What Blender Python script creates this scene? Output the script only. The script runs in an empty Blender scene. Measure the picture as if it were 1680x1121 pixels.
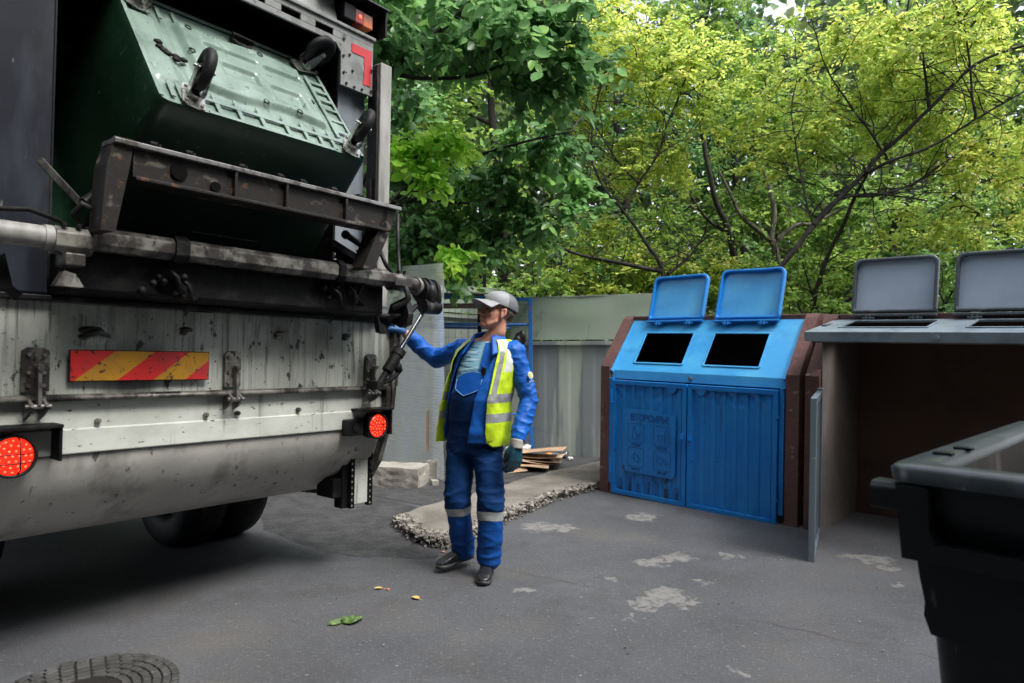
import bpy, bmesh, math, random
import numpy as np
from mathutils import Vector, Matrix, noise
R = math.radians
random.seed(7); rng = np.random.default_rng(11)
scene = bpy.context.scene
col = scene.collection

# ------------------------------------------------------------------ camera
CAMZ = 1.44
cd = bpy.data.cameras.new('camera'); cam = bpy.data.objects.new('camera', cd); col.objects.link(cam)
cam.location = (0, 0, CAMZ); cam.rotation_euler = (R(90), 0, 0)
cd.sensor_width = 36; cd.lens = 24.0; cd.shift_y = 0.0027
cd.clip_start = 0.05; cd.clip_end = 500
cd.dof.use_dof = True; cd.dof.focus_distance = 4.6; cd.dof.aperture_fstop = 3.5
scene.camera = cam
# ------------------------------------------------------------------ sky and sun (bright overcast)
SUN_EL, SUN_AZ = R(56), R(125)      # azimuth measured clockwise from +Y
w = bpy.data.worlds.new('World'); scene.world = w; w.use_nodes = True
nt = w.node_tree; bg = nt.nodes['Background']
sky = nt.nodes.new('ShaderNodeTexSky'); sky.sky_type = 'NISHITA'; sky.sun_disc = False
sky.sun_elevation = SUN_EL; sky.sun_rotation = SUN_AZ
sky.air_density = 1.0; sky.dust_density = 3.5; sky.ozone_density = 1.0
hs_ = nt.nodes.new('ShaderNodeHueSaturation'); hs_.inputs['Saturation'].default_value = .38; hs_.inputs['Value'].default_value = 1.5   # pale overcast
nt.links.new(sky.outputs[0], hs_.inputs['Color']); nt.links.new(hs_.outputs[0], bg.inputs[0]); bg.inputs[1].default_value = 0.15
sd = bpy.data.lights.new('sun', 'SUN'); sun = bpy.data.objects.new('sun', sd); col.objects.link(sun)
sd.energy = 1.5; sd.angle = R(22); sd.color = (1, .97, .93)
d = Vector((math.sin(SUN_AZ)*math.cos(SUN_EL), math.cos(SUN_AZ)*math.cos(SUN_EL), math.sin(SUN_EL)))
sun.rotation_euler = (-d).to_track_quat('-Z', 'Y').to_euler()
scene.view_settings.view_transform = 'Standard'; scene.view_settings.look = 'None'
scene.view_settings.exposure = 1.02; scene.view_settings.gamma = 1

# ------------------------------------------------------------------ helpers
def P(px, py, Y):
    "photo measurement -> world point at distance Y"
    return Vector(((px-840)/1120*Y, Y, CAMZ+(565-py)/1120*Y))
def G(px, py, z=0.0):
    t = (CAMZ-z)*1120/(py-565)
    return Vector(((px-840)/1120*t, t, z))

def tag(o, label=None, cat=None, group=None, kind=None):
    if label: o['label'] = label
    if cat: o['category'] = cat
    if group: o['group'] = group
    if kind: o['kind'] = kind
    return o
def empty(name, loc=(0, 0, 0), label=None, cat=None, group=None, mw=None):
    o = bpy.data.objects.new(name, None); col.objects.link(o); o.empty_display_size = .1
    if mw is not None: o.matrix_world = mw
    else: o.location = loc
    return tag(o, label, cat, group)
def copy_tree(o, parent=None):
    c = o.copy(); col.objects.link(c); c.parent = parent
    for ch in list(o.children): copy_tree(ch, c)
    return c

class MB:
    def __init__(s): s.v = []; s.f = []; s.m = []; s.sm = []
    def add(s, vs, fs, mi=0, smooth=False):
        n = len(s.v); s.v += [tuple(x) for x in vs]
        for f in fs: s.f.append([n+i for i in f]); s.m.append(mi); s.sm.append(smooth)
        return s
    def box(s, c, size, rot=None, mi=0):
        c = Vector(c); hx, hy, hz = [k/2 for k in size]
        vs = [Vector((x, y, z)) for x in (-hx, hx) for y in (-hy, hy) for z in (-hz, hz)]
        if rot is not None: vs = [rot @ p for p in vs]
        vs = [p+c for p in vs]
        return s.add(vs, [(0,1,3,2),(4,6,7,5),(0,4,5,1),(2,3,7,6),(0,2,6,4),(1,5,7,3)], mi)
    def bb(s, a, b, mi=0):
        return s.box([(a[i]+b[i])/2 for i in range(3)], [abs(b[i]-a[i]) for i in range(3)], None, mi)
    def bar(s, p0, p1, w, h, up=(0, 0, 1), mi=0):
        p0 = Vector(p0); p1 = Vector(p1); d = p1-p0; L = d.length; z = d.normalized(); up = Vector(up)
        x = up.cross(z)
        if x.length < 1e-4: x = Vector((1, 0, 0))
        x.normalize(); y = z.cross(x)
        rot = Matrix((x, y, z)).transposed()
        return s.box((p0+p1)/2, (w, h, L), rot, mi)
    def cyl(s, p0, p1, r0, r1=None, n=20, mi=0, smooth=True, cap=True):
        r1 = r0 if r1 is None else r1
        p0 = Vector(p0); p1 = Vector(p1); z = (p1-p0).normalized(); x = z.orthogonal().normalized(); y = z.cross(x)
        vs = []
        for p, r in ((p0, r0), (p1, r1)):
            for i in range(n):
                a = 2*math.pi*i/n; vs.append(p+(x*math.cos(a)+y*math.sin(a))*r)
        s.add(vs, [(i, (i+1) % n, n+(i+1) % n, n+i) for i in range(n)], mi, smooth)
        if cap:
            s.add(vs[:n], [list(range(n))[::-1]], mi); s.add(vs[n:], [list(range(n))], mi)
        return s
    def ring(s, c, axis, ro, ri, h, n=28, mi=0):
        c = Vector(c); z = Vector(axis).normalized(); x = z.orthogonal().normalized(); y = z.cross(x); vs = []
        for r, t in ((ro, -h/2), (ro, h/2), (ri, h/2), (ri, -h/2)):
            for i in range(n):
                a = 2*math.pi*i/n; vs.append(c+z*t+(x*math.cos(a)+y*math.sin(a))*r)
        fs = []
        for k in range(4):
            for i in range(n): fs.append((k*n+i, k*n+(i+1) % n, ((k+1) % 4)*n+(i+1) % n, ((k+1) % 4)*n+i))
        return s.add(vs, fs, mi, True)
    def tube(s, pts, r, n=10, mi=0, cap=True):
        pts = [Vector(p) for p in pts]; m = len(pts)
        rs = r if isinstance(r, (list, tuple)) else [r]*m
        vs = []; x = None
        for i, p in enumerate(pts):
            t = (pts[min(i+1, m-1)]-pts[max(i-1, 0)]).normalized()
            if x is None: x = t.orthogonal().normalized()
            else:
                x = x-t*x.dot(t); x = x.normalized() if x.length > 1e-6 else t.orthogonal().normalized()
            y = t.cross(x)
            for k in range(n):
                a = 2*math.pi*k/n; vs.append(p+(x*math.cos(a)+y*math.sin(a))*rs[i])
        fs = [(i*n+k, i*n+(k+1) % n, (i+1)*n+(k+1) % n, (i+1)*n+k) for i in range(m-1) for k in range(n)]
        if cap: fs.append(list(range(n))[::-1]); fs.append([(m-1)*n+k for k in range(n)])
        return s.add(vs, fs, mi, True)
    def prism(s, poly, axis, a, b, mi=0, smooth=False):
        "poly in the two remaining axes, extruded from a to b along axis"
        n = len(poly)
        def mk(p, t):
            return {0: (t, p[0], p[1]), 1: (p[0], t, p[1]), 2: (p[0], p[1], t)}[axis]
        vs = [mk(p, a) for p in poly]+[mk(p, b) for p in poly]
        s.add(vs, [(i, (i+1) % n, n+(i+1) % n, n+i) for i in range(n)], mi, smooth)
        s.add(vs, [list(range(n))[::-1], list(range(n, 2*n))], mi)
        return s
    def sphere(s, c, r, n=16, mi=0, rot=None):
        c = Vector(c); r = (r, r, r) if not hasattr(r, '__len__') else r; m = n//2; vs = []
        for i in range(1, m):
            th = math.pi*i/m
            for k in range(n):
                a = 2*math.pi*k/n; p = Vector((r[0]*math.sin(th)*math.cos(a), r[1]*math.sin(th)*math.sin(a), r[2]*math.cos(th)))
                vs.append(c+(rot @ p if rot is not None else p))
        for q in (Vector((0, 0, r[2])), Vector((0, 0, -r[2]))): vs.append(c+(rot @ q if rot is not None else q))
        T_, B_ = len(vs)-2, len(vs)-1; fs = []
        for i in range(m-2):
            for k in range(n): fs.append((i*n+k, (i+1)*n+k, (i+1)*n+(k+1) % n, i*n+(k+1) % n))
        for k in range(n):
            fs.append((T_, k, (k+1) % n)); fs.append((B_, (m-2)*n+(k+1) % n, (m-2)*n+k))
        return s.add(vs, fs, mi, True)
    def chain(s, pts, rs, n=16):
        pts = [Vector(p) for p in pts]
        for p, r in zip(pts, rs): s.sphere(p, r, n)
        for i in range(len(pts)-1): s.cyl(pts[i], pts[i+1], rs[i], rs[i+1], n)
        return s
    def mesh(s, name):
        me = bpy.data.meshes.new(name); me.from_pydata(s.v, [], s.f)
        me.polygons.foreach_set('material_index', s.m); me.polygons.foreach_set('use_smooth', s.sm)
        me.update(); return me
    def build(s, name, mats, parent=None, bevel=0, seg=2, loc=None, fixn=True):
        me = s.mesh(name)
        if fixn:
            bm = bmesh.new(); bm.from_mesh(me); bmesh.ops.recalc_face_normals(bm, faces=bm.faces); bm.to_mesh(me); bm.free()
        for m in (mats if isinstance(mats, (list, tuple)) else [mats]): me.materials.append(m)
        o = bpy.data.objects.new(name, me); col.objects.link(o); o.parent = parent
        if loc is not None: o.location = loc
        if bevel:
            b = o.modifiers.new('bevel', 'BEVEL'); b.width = bevel; b.segments = seg; b.limit_method = 'ANGLE'; b.angle_limit = R(40)
            b.harden_normals = False
        return o

def grid(mb, fn, nu, nv, mi=0, mfn=None, closed=False):
    vs = [fn(i/(nu-1), j/(nv-1)) for j in range(nv) for i in range(nu)]
    n = len(mb.v); mb.v += [tuple(v) for v in vs]
    for j in range(nv-1):
        for i in range(nu-1):
            mb.f.append([n+j*nu+i, n+j*nu+i+1, n+(j+1)*nu+i+1, n+(j+1)*nu+i])
            mb.m.append(mfn((i+.5)/(nu-1), (j+.5)/(nv-1)) if mfn else mi); mb.sm.append(True)
    return mb

def blob(name, mb, voxel, mats, parent, smooth=4, disp=None, mfn=None, loc=None):
    "overlapping closed shapes -> one continuous surface"
    me = mb.mesh(name+'_src'); o = bpy.data.objects.new(name+'_src', me); col.objects.link(o)
    m = o.modifiers.new('r', 'REMESH'); m.mode = 'VOXEL'; m.voxel_size = voxel; m.use_smooth_shade = True
    if smooth:
        k = o.modifiers.new('s', 'SMOOTH'); k.factor = .5; k.iterations = smooth
    dg = bpy.context.evaluated_depsgraph_get(); dg.update()
    me2 = bpy.data.meshes.new_from_object(o.evaluated_get(dg)); me2.name = name
    bpy.data.objects.remove(o); bpy.data.meshes.remove(me)
    if disp:
        ns = [v.normal.copy() for v in me2.vertices]
        for v, nn in zip(me2.vertices, ns): v.co += nn*disp(v.co)
    me2.materials.clear()
    for m_ in (mats if isinstance(mats, (list, tuple)) else [mats]): me2.materials.append(m_)
    for p in me2.polygons:
        p.use_smooth = True; p.material_index = mfn(p.center) if mfn else 0
    r = bpy.data.objects.new(name, me2); col.objects.link(r); r.parent = parent
    if loc is not None: r.location = loc
    return r

# ------------------------------------------------------------------ materials
def mat(name, base, rough=.5, metal=0, layers=(), bump=(), spec=.5, rlayer=None, emit=None, coat=0, alpha=None, trans=None):
    """layers: (colour, (sx,sy,sz), lo, hi, detail[, amount]) noise masks laid over the base.  bump: (strength, scale(s), distance)"""
    m = bpy.data.materials.new(name); m.use_nodes = True; n = m.node_tree; b = n.nodes['Principled BSDF']; L = n.links.new
    tc = n.nodes.new('ShaderNodeTexCoord')
    def vec(scale):
        if not hasattr(scale, '__len__'): scale = (scale,)*3
        mp = n.nodes.new('ShaderNodeMapping'); mp.inputs['Scale'].default_value = scale
        L(tc.outputs['Object'], mp.inputs[0]); return mp.outputs[0]
    c = None; rr = None
    for k, ly in enumerate(layers):
        colr, sc, lo, hi, det = ly[:5]; amt = ly[5] if len(ly) > 5 else 1; rgh = ly[6] if len(ly) > 6 else None
        nz = n.nodes.new('ShaderNodeTexNoise'); nz.inputs['Scale'].default_value = 1; nz.inputs['Detail'].default_value = det
        nz.inputs['Roughness'].default_value = .6
        mp = vec(sc); mp.node.inputs['Location'].default_value = (k*3.7, k*1.3, k*5.1); L(mp, nz.inputs[0])
        mr = n.nodes.new('ShaderNodeMapRange'); mr.inputs[1].default_value = lo; mr.inputs[2].default_value = hi
        mr.inputs[4].default_value = amt; L(nz.outputs[0], mr.inputs[0])
        mx = n.nodes.new('ShaderNodeMix'); mx.data_type = 'RGBA'; L(mr.outputs[0], mx.inputs[0])
        if c is None: mx.inputs[6].default_value = (*base, 1)
        else: L(c, mx.inputs[6])
        mx.inputs[7].default_value = (*colr, 1); c = mx.outputs[2]
        if rgh is not None:
            mf = n.nodes.new('ShaderNodeMix'); L(mr.outputs[0], mf.inputs[0])
            if rr is None: mf.inputs[2].default_value = rough
            else: L(rr, mf.inputs[2])
            mf.inputs[3].default_value = rgh; rr = mf.outputs[0]
    b.inputs['Base Color'].default_value = (*base, 1)
    if c is not None: L(c, b.inputs['Base Color'])
    b.inputs['Roughness'].default_value = rough
    if rr is not None: L(rr, b.inputs['Roughness'])
    b.inputs['Metallic'].default_value = metal; b.inputs['Specular IOR Level'].default_value = spec
    b.inputs['Coat Weight'].default_value = coat
    pn = None
    for st, sc, dist in bump:
        nz = n.nodes.new('ShaderNodeTexNoise'); nz.inputs['Scale'].default_value = 1; nz.inputs['Detail'].default_value = 6
        L(vec(sc), nz.inputs[0]); bp = n.nodes.new('ShaderNodeBump'); bp.inputs['Strength'].default_value = st
        bp.inputs['Distance'].default_value = dist; L(nz.outputs[0], bp.inputs['Height'])
        if pn: L(pn, bp.inputs['Normal'])
        pn = bp.outputs[0]
    if pn: L(pn, b.inputs['Normal'])
    if emit: b.inputs['Emission Color'].default_value = (*emit[0], 1); b.inputs['Emission Strength'].default_value = emit[1]
    if alpha is not None: b.inputs['Alpha'].default_value = alpha
    return m

GRIME = (.012, .012, .011)
M = {}
M['truck_white'] = mat('truck_white', (.43, .45, .40), .5, layers=[
    ((.2, .215, .19), (2, 2, 1), .4, .7, 6), ((.16, .165, .15), (26, 26, .9), .5, .66, 4, .85),
    ((.055, .055, .05), (60, 60, 2.2), .58, .66, 5, .7), ((.05, .05, .045), (3.5, 3.5, 1.6), .50, .68, 9, .8), (GRIME, (14, 14, 9), .60, .645, 8, .95), (GRIME, (55, 55, 45), .665, .68, 4, .9),
    ((.2, .09, .03), (7, 7, 1.6), .72, .76, 6, .6)], bump=[(.25, 5, .02), (.2, 60, .003)])
M['truck_band'] = mat('truck_band', (.53, .55, .50), .45, layers=[
    ((.33, .35, .31), (2, 2, 3), .45, .7, 6), ((.14, .14, .12), (20, 20, 1.5), .6, .7, 5, .7), (GRIME, (22, 22, 60), .655, .67, 6, .9)], bump=[(.15, 6, .02)])
M['truck_belly'] = mat('truck_belly', (.42, .41, .375), .4, layers=[((.17, .165, .15), (1.2, 1.2, 1.2), .4, .7, 6, .7), ((.08, .075, .065), (5, 3, 3), .52, .72, 8, .75), ((.03, .028, .025), (22, 22, 9), .62, .67, 7, .8), ((.33, .32, .29), (3, 40, 14), .66, .7, 6, .5)], bump=[(.3, 3, .03), (.15, 60, .003)])
M['black_grime'] = mat('black_grime', (.006, .006, .0065), .6, spec=.15, layers=[((.02, .02, .018), 8, .5, .7, 5)], bump=[(.5, 25, .01)])
M['dark_steel'] = mat('dark_steel', (.011, .011, .012), .45, .1, spec=.25, layers=[((.08, .08, .075), (9, 9, 3), .55, .7, 7), ((.01, .01, .01), 14, .5, .62, 6)], bump=[(.35, 30, .006)])
M['rusty_channel'] = mat('rusty_channel', (.016, .014, .012), .5, .0, spec=.25, layers=[((.12, .11, .09), (6, 6, 9), .57, .64, 6), ((.015, .013, .012), 12, .52, .6, 6), ((.14, .06, .03), 18, .62, .7, 6, .7)], bump=[(.3, 30, .006)])
M['worn_grey'] = mat('worn_grey', (.2, .195, .17), .45, .2, layers=[((.035, .03, .027), (8, 8, 8), .42, .56, 7), ((.012, .012, .012), (20, 20, 12), .56, .63, 6)], bump=[(.3, 30, .006)])
M['edge_bright'] = mat('edge_bright', (.24, .235, .23), .35, .6, layers=[((.1, .09, .08), 14, .5, .62, 6)])
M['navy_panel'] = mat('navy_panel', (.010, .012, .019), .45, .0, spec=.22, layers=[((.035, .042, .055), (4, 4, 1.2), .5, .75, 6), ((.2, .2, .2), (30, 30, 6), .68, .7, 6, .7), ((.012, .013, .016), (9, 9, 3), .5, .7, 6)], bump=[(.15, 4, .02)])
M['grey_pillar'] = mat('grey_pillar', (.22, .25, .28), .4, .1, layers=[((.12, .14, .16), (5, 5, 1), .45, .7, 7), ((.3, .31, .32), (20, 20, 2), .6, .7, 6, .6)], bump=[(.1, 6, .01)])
M['header_grey'] = mat('header_grey', (.2, .21, .2), .45, .1, layers=[((.1, .1, .09), (7, 7, 7), .5, .65, 7, .8), (GRIME, 40, .64, .66, 5)])
M['beam_light'] = mat('beam_light', (.33, .33, .31), .5, layers=[((.13, .125, .11), (9, 9, 2), .42, .66, 7, .9), ((.2, .08, .05), (40, 40, 9), .66, .7, 6)])
M['void'] = mat('void', (.004, .004, .004), .8, spec=.05)
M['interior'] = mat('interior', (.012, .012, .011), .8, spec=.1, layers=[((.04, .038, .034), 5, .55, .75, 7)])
M['chrome'] = mat('chrome', (.33, .34, .36), .22, 1)
M['rubber'] = mat('rubber', (.008, .008, .009), .6, spec=.25, layers=[((.03, .03, .03), 6, .5, .8, 6)], bump=[(.2, 60, .003)])
M['red_lens'] = mat('red_lens', (.4, .005, .003), .15, layers=[((.2, .0, .0), 30, .5, .6, 3)], emit=((1, .02, .008), .95))
M['led'] = mat('led', (1, .1, .05), .3, emit=((1, .07, .03), 1.9))
M['red_dim'] = mat('red_dim', (.25, .02, .02), .2)
M['amber'] = mat('amber', (.55, .13, .02), .2)
M['red_tape'] = mat('red_tape', (.46, .02, .03), .4, layers=[((.3, .02, .02), (30, 30, 10), .55, .7, 5), ((.05, .03, .03), 40, .66, .68, 5)])
M['stripe_red'] = mat('stripe_red', (.46, .02, .02), .35, layers=[((.28, .03, .03), 9, .5, .7, 6, .8), ((.03, .02, .02), 38, .60, .63, 5, .9)])
M['stripe_yellow'] = mat('stripe_yellow', (.36, .18, .015), .35, layers=[((.22, .12, .03), 9, .5, .7, 6, .8), ((.03, .02, .02), 38, .60, .63, 5, .9)])
M['bin_green'] = mat('bin_green', (.005, .021, .011), .4, spec=.3, layers=[((.012, .035, .02), 3, .4, .7, 5), ((.12, .2, .15), (30, 30, 30), .62, .72, 6, .35, .5)], bump=[(.08, 5, .02)])
M['bin_base_skylit'] = mat('bin_base_skylit', (.19, .26, .22), .2, layers=[((.05, .09, .07), 4, .45, .7, 6, .7), ((.3, .38, .32), (12, 12, 12), .58, .72, 6, .5, .45), ((.02, .05, .03), 30, .65, .68, 5, .8)], bump=[(.1, 6, .02)])  # same plastic as the walls; sky reflection painted in as a paler green
M['bin_dark'] = mat('bin_dark', (.0035, .005, .0065), .34, spec=.25, layers=[((.008, .011, .013), 5, .45, .7, 6), ((.06, .07, .08), (30, 30, 8), .66, .7, 6, .5)], bump=[(.15, 40, .002)])
M['bin_inside'] = mat('bin_inside', (.025, .023, .021), .55, layers=[((.15, .13, .11), (9, 9, .8), .5, .7, 6), ((.02, .02, .02), (12, 12, 1), .5, .65, 6, .7)])
M['zinc'] = mat('zinc', (.5, .5, .48), .3, .9, layers=[((.15, .13, .1), 30, .5, .65, 6)])
M['brown_concrete'] = mat('brown_concrete', (.135, .062, .055), .75, layers=[((.09, .04, .035), 3, .4, .65, 7), ((.25, .19, .17), (14, 14, 14), .62, .70, 7, .8), ((.03, .02, .018), (7, 7, 3), .62, .72, 7, .6)], bump=[(.6, 22, .012), (.4, 90, .004)])
M['bay_concrete'] = mat('bay_concrete', (.19, .165, .15), .8, layers=[((.13, .11, .095), 3, .4, .7, 6), ((.09, .07, .06), (5, 5, 5), .6, .75, 7, .7)], bump=[(.3, 40, .004)])
M['bay_back'] = mat('bay_back', (.11, .065, .05), .9, spec=.1, layers=[((.075, .045, .036), 2, .45, .7, 6), ((.2, .17, .15), (30, 30, 30), .7, .73, 6, .5)])
M['bay_floor'] = mat('bay_floor', (.17, .15, .13), .8, layers=[((.09, .08, .075), 4, .45, .6, 7), ((.035, .03, .03), 7, .6, .66, 6, .8), ((.28, .17, .12), 5, .62, .75, 6, .5)], bump=[(.4, 50, .004)])
BL = [((.016, .235, .60), 3, .45, .68, 8, .75), ((.003, .09, .34), (9, 9, 1.2), .55, .72, 7, .7), ((.004, .03, .08), (26, 26, 26), .665, .69, 7, .8), ((.35, .45, .52), (60, 60, 4), .70, .73, 6, .7), ((.10, .04, .02), (13, 13, 13), .69, .715, 8, .85)]
M['blue_door'] = mat('blue_door', (.005, .18, .58), .36, layers=BL, bump=[(.12, 9, .02), (.1, 60, .002)])
M['blue_hood'] = mat('blue_hood', (.05, .34, .70), .3, layers=[((.10, .46, .74), 4, .45, .7, 7, .7), ((.004, .05, .15), (26, 26, 26), .665, .70, 7, .6), ((.02, .16, .48), (3, 3, 9), .5, .8, 6, .6)], bump=[(.08, 8, .02)])
M['blue_plate'] = mat('blue_plate', (.005, .175, .56), .4, layers=BL[:2], bump=[(.15, 14, .01)])
M['blue_dirty'] = mat('blue_dirty', (.006, .12, .44), .45, layers=[((.01, .03, .06), (14, 14, 7), .45, .55, 7, .9), ((.14, .07, .04), (16, 16, 9), .6, .66, 6, .8)])
M['grey_hood'] = mat('grey_hood', (.25, .31, .36), .33, .1, layers=[((.15, .19, .23), 5, .45, .7, 6), ((.05, .06, .07), (30, 30, 30), .67, .69, 6, .7), ((.36, .4, .43), (20, 50, 20), .68, .72, 6, .5)], bump=[(.08, 8, .02)])
M['grey_lid'] = mat('grey_lid', (.42, .49, .60), .38, layers=[((.36, .42, .52), 3, .45, .7, 6), ((.03, .03, .03), 60, .72, .73, 4), ((.6, .6, .6), 45, .73, .74, 4)])
M['grey_rim'] = mat('grey_rim', (.07, .085, .1), .35, layers=[((.14, .15, .16), (9, 9, 9), .55, .7, 6)])
M['grey_door'] = mat('grey_door', (.15, .19, .22), .38, .1, layers=[((.3, .33, .34), (40, 40, 20), .64, .67, 6, .8), ((.13, .06, .03), (30, 30, 8), .68, .72, 6, .7)])
M['fence_green'] = mat('fence_green', (.40, .46, .39), .55, layers=[((.44, .47, .44), (2.2, 2.2, .5), .45, .62, 5), ((.24, .27, .285), (2.2, 2.2, .25), .50, .56, 5, .95), ((.16, .16, .14), (9, 9, .6), .58, .70, 7, .7), ((.5, .5, .47), (30, 30, 20), .695, .71, 6, .8), ((.4, .4, .38), (60, 60, 1.2), .69, .72, 4, .5), ((.07, .065, .055), (1.3, 1.3, 3), .62, .8, 6, .6)], bump=[(.15, 6, .02)])
M['fence_top'] = mat('fence_top', (.37, .46, .36), .5, layers=[((.42, .49, .41), (2, 2, 1), .45, .7, 6), ((.5, .52, .5), (3, 3, 40), .70, .72, 6, .5), ((.12, .15, .11), (5, 5, 2), .6, .75, 5)], bump=[(.1, 4, .02)])
M['blue_pipe'] = mat('blue_pipe', (.02, .13, .42), .4, layers=[((.2, .12, .1), (20, 20, 8), .6, .64, 6, .8), ((.35, .42, .5), (30, 30, 12), .66, .68, 6, .8)])
M['wire'] = mat('wire', (.08, .08, .08), .5, .5)
M['plywood'] = mat('plywood', (.16, .07, .04), .7, layers=[((.1, .045, .03), (3, 30, 3), .45, .6, 5)])
M['wood'] = mat('wood', (.42, .3, .18), .7, layers=[((.28, .18, .1), (30, 30, 2), .45, .6, 5)])
M['card'] = mat('card', (.42, .28, .18), .8, layers=[((.55, .42, .32), 5, .5, .65, 5), ((.25, .15, .09), 9, .6, .75, 5, .7)])
M['concrete'] = mat('concrete', (.36, .34, .30), .85, layers=[((.24, .225, .2), 3, .42, .62, 7), ((.48, .46, .42), 9, .6, .75, 7, .7), ((.13, .12, .11), 5, .62, .75, 7, .7)], bump=[(.5, 20, .01), (.5, 90, .005)])
M['old_concrete'] = mat('old_concrete', (.21, .19, .165), .9, layers=[((.13, .118, .10), 2.5, .42, .62, 7), ((.33, .3, .27), 20, .6, .75, 7, .7)], bump=[(.5, 30, .01), (.6, 120, .004)])
M['rubble'] = mat('rubble', (.34, .31, .27), .9, layers=[((.14, .13, .12), 20, .4, .6, 5), ((.06, .06, .055), 9, .55, .7, 5)], bump=[(.4, 90, .004)])
M['cloth_blue'] = mat('cloth_blue', (.003, .085, .40), .55, spec=.35, layers=[((.006, .13, .54), 7, .45, .7, 5)], bump=[(.35, 22, .01), (.2, 260, .0008)])
M['cloth_navy'] = mat('cloth_navy', (.001, .026, .105), .75, spec=.2, layers=[((.002, .036, .14), 5, .45, .7, 5)], bump=[(.35, 18, .01), (.2, 260, .0008)])
M['cloth_piping'] = mat('cloth_piping', (.2, .42, .7), .6)
M['hivis'] = mat('hivis', (.56, .78, .015), .5, layers=[((.66, .85, .05), 9, .45, .7, 4)], bump=[(.45, 24, .01)])
M['reflective'] = mat('reflective', (.36, .38, .38), .35, .15, layers=[((.24, .25, .26), 14, .45, .65, 4)], bump=[(.3, 40, .006)])
M['reflective_light'] = mat('reflective_light', (.72, .75, .72), .35, .1, bump=[(.3, 30, .006)])
M['skin'] = mat('skin', (.58, .29, .20), .5, layers=[((.48, .19, .13), 22, .45, .7, 4, .7)], bump=[(.25, 90, .002)])
M['hair'] = mat('hair', (.085, .055, .04), .6, layers=[((.2, .17, .15), (120, 120, 20), .5, .65, 3)], bump=[(.6, (200, 200, 40), .003)])
M['cap_light'] = mat('cap_light', (.26, .27, .285), .6, layers=[((.22, .23, .24), 30, .45, .7, 4)], bump=[(.25, 30, .006), (.3, 500, .0006)])
M['cap_dark'] = mat('cap_dark', (.12, .13, .14), .5, bump=[(.3, 40, .005), (.3, 500, .0006)])
M['glove_rubber'] = mat('glove_rubber', (.012, .06, .085), .33, layers=[((.12, .2, .24), 30, .62, .7, 5, .7), ((.005, .025, .04), 12, .45, .7, 5)], bump=[(.35, 60, .004)])
M['glove_blue'] = mat('glove_blue', (.02, .10, .28), .4, layers=[((.25, .35, .42), 30, .64, .7, 5, .6)], bump=[(.3, 60, .003)])
M['glove_cuff'] = mat('glove_cuff', (.42, .40, .36), .9, bump=[(.5, 60, .004)])
M['boot'] = mat('boot', (.014, .015, .017), .35, layers=[((.07, .07, .075), 20, .58, .72, 5, .7)], bump=[(.3, 50, .004)])
M['boot_sole'] = mat('boot_sole', (.03, .03, .032), .6, layers=[((.1, .1, .1), 30, .5, .7, 4)], bump=[(.3, 80, .003)])
M['eye_white_shaded'] = mat('eye_white_shaded', (.2, .15, .13), .4)  # eyeball colour darkened to carry the shade on the squinting eyes
M['dark_eye'] = mat('dark_eye', (.02, .015, .012), .2)
M['buckle'] = mat('buckle', (.01, .012, .012), .4)
M['badge_yellow'] = mat('badge_yellow', (.55, .62, .2), .5)
M['badge_white'] = mat('badge_white', (.7, .74, .76), .5)
M['bark'] = mat('bark', (.014, .012, .010), .9, layers=[((.05, .044, .036), (6, 6, 2), .5, .7, 7), ((.04, .055, .03), 4, .6, .75, 5, .6)], bump=[(.7, (30, 30, 8), .02)])
M['bark_pale'] = mat('bark_pale', (.12, .105, .085), .9, layers=[((.045, .04, .03), (8, 8, 3), .45, .6, 7)], bump=[(.7, (30, 30, 8), .02)])
M['white_litter'] = mat('white_litter', (.65, .65, .63), .4)
M['orange_litter'] = mat('orange_litter', (.7, .2, .02), .4)
M['black_bag'] = mat('black_bag', (.01, .01, .012), .3, bump=[(.6, 25, .02)])
M['yellow_leaf'] = mat('yellow_leaf', (.55, .40, .14), .6, layers=[((.5, .28, .07), 20, .5, .7, 4)])
M['brown_leaf'] = mat('brown_leaf', (.45, .19, .09), .6)
M['green_leaf'] = mat('green_leaf', (.05, .11, .02), .6, layers=[((.16, .22, .06), 25, .5, .65, 4)])
M['cobble'] = mat('cobble', (.045, .045, .043), .6, layers=[((.09, .09, .088), 9, .45, .7, 6)], bump=[(.5, 60, .005)])
M['cast_iron'] = mat('cast_iron', (.022, .02, .019), .6, .2, bump=[(.5, 90, .004)])
M['plate_face'] = mat('plate_face', (.02, .035, .03), .3)
M['torn_label'] = mat('torn_label', (.4, .42, .42), .5)

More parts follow.
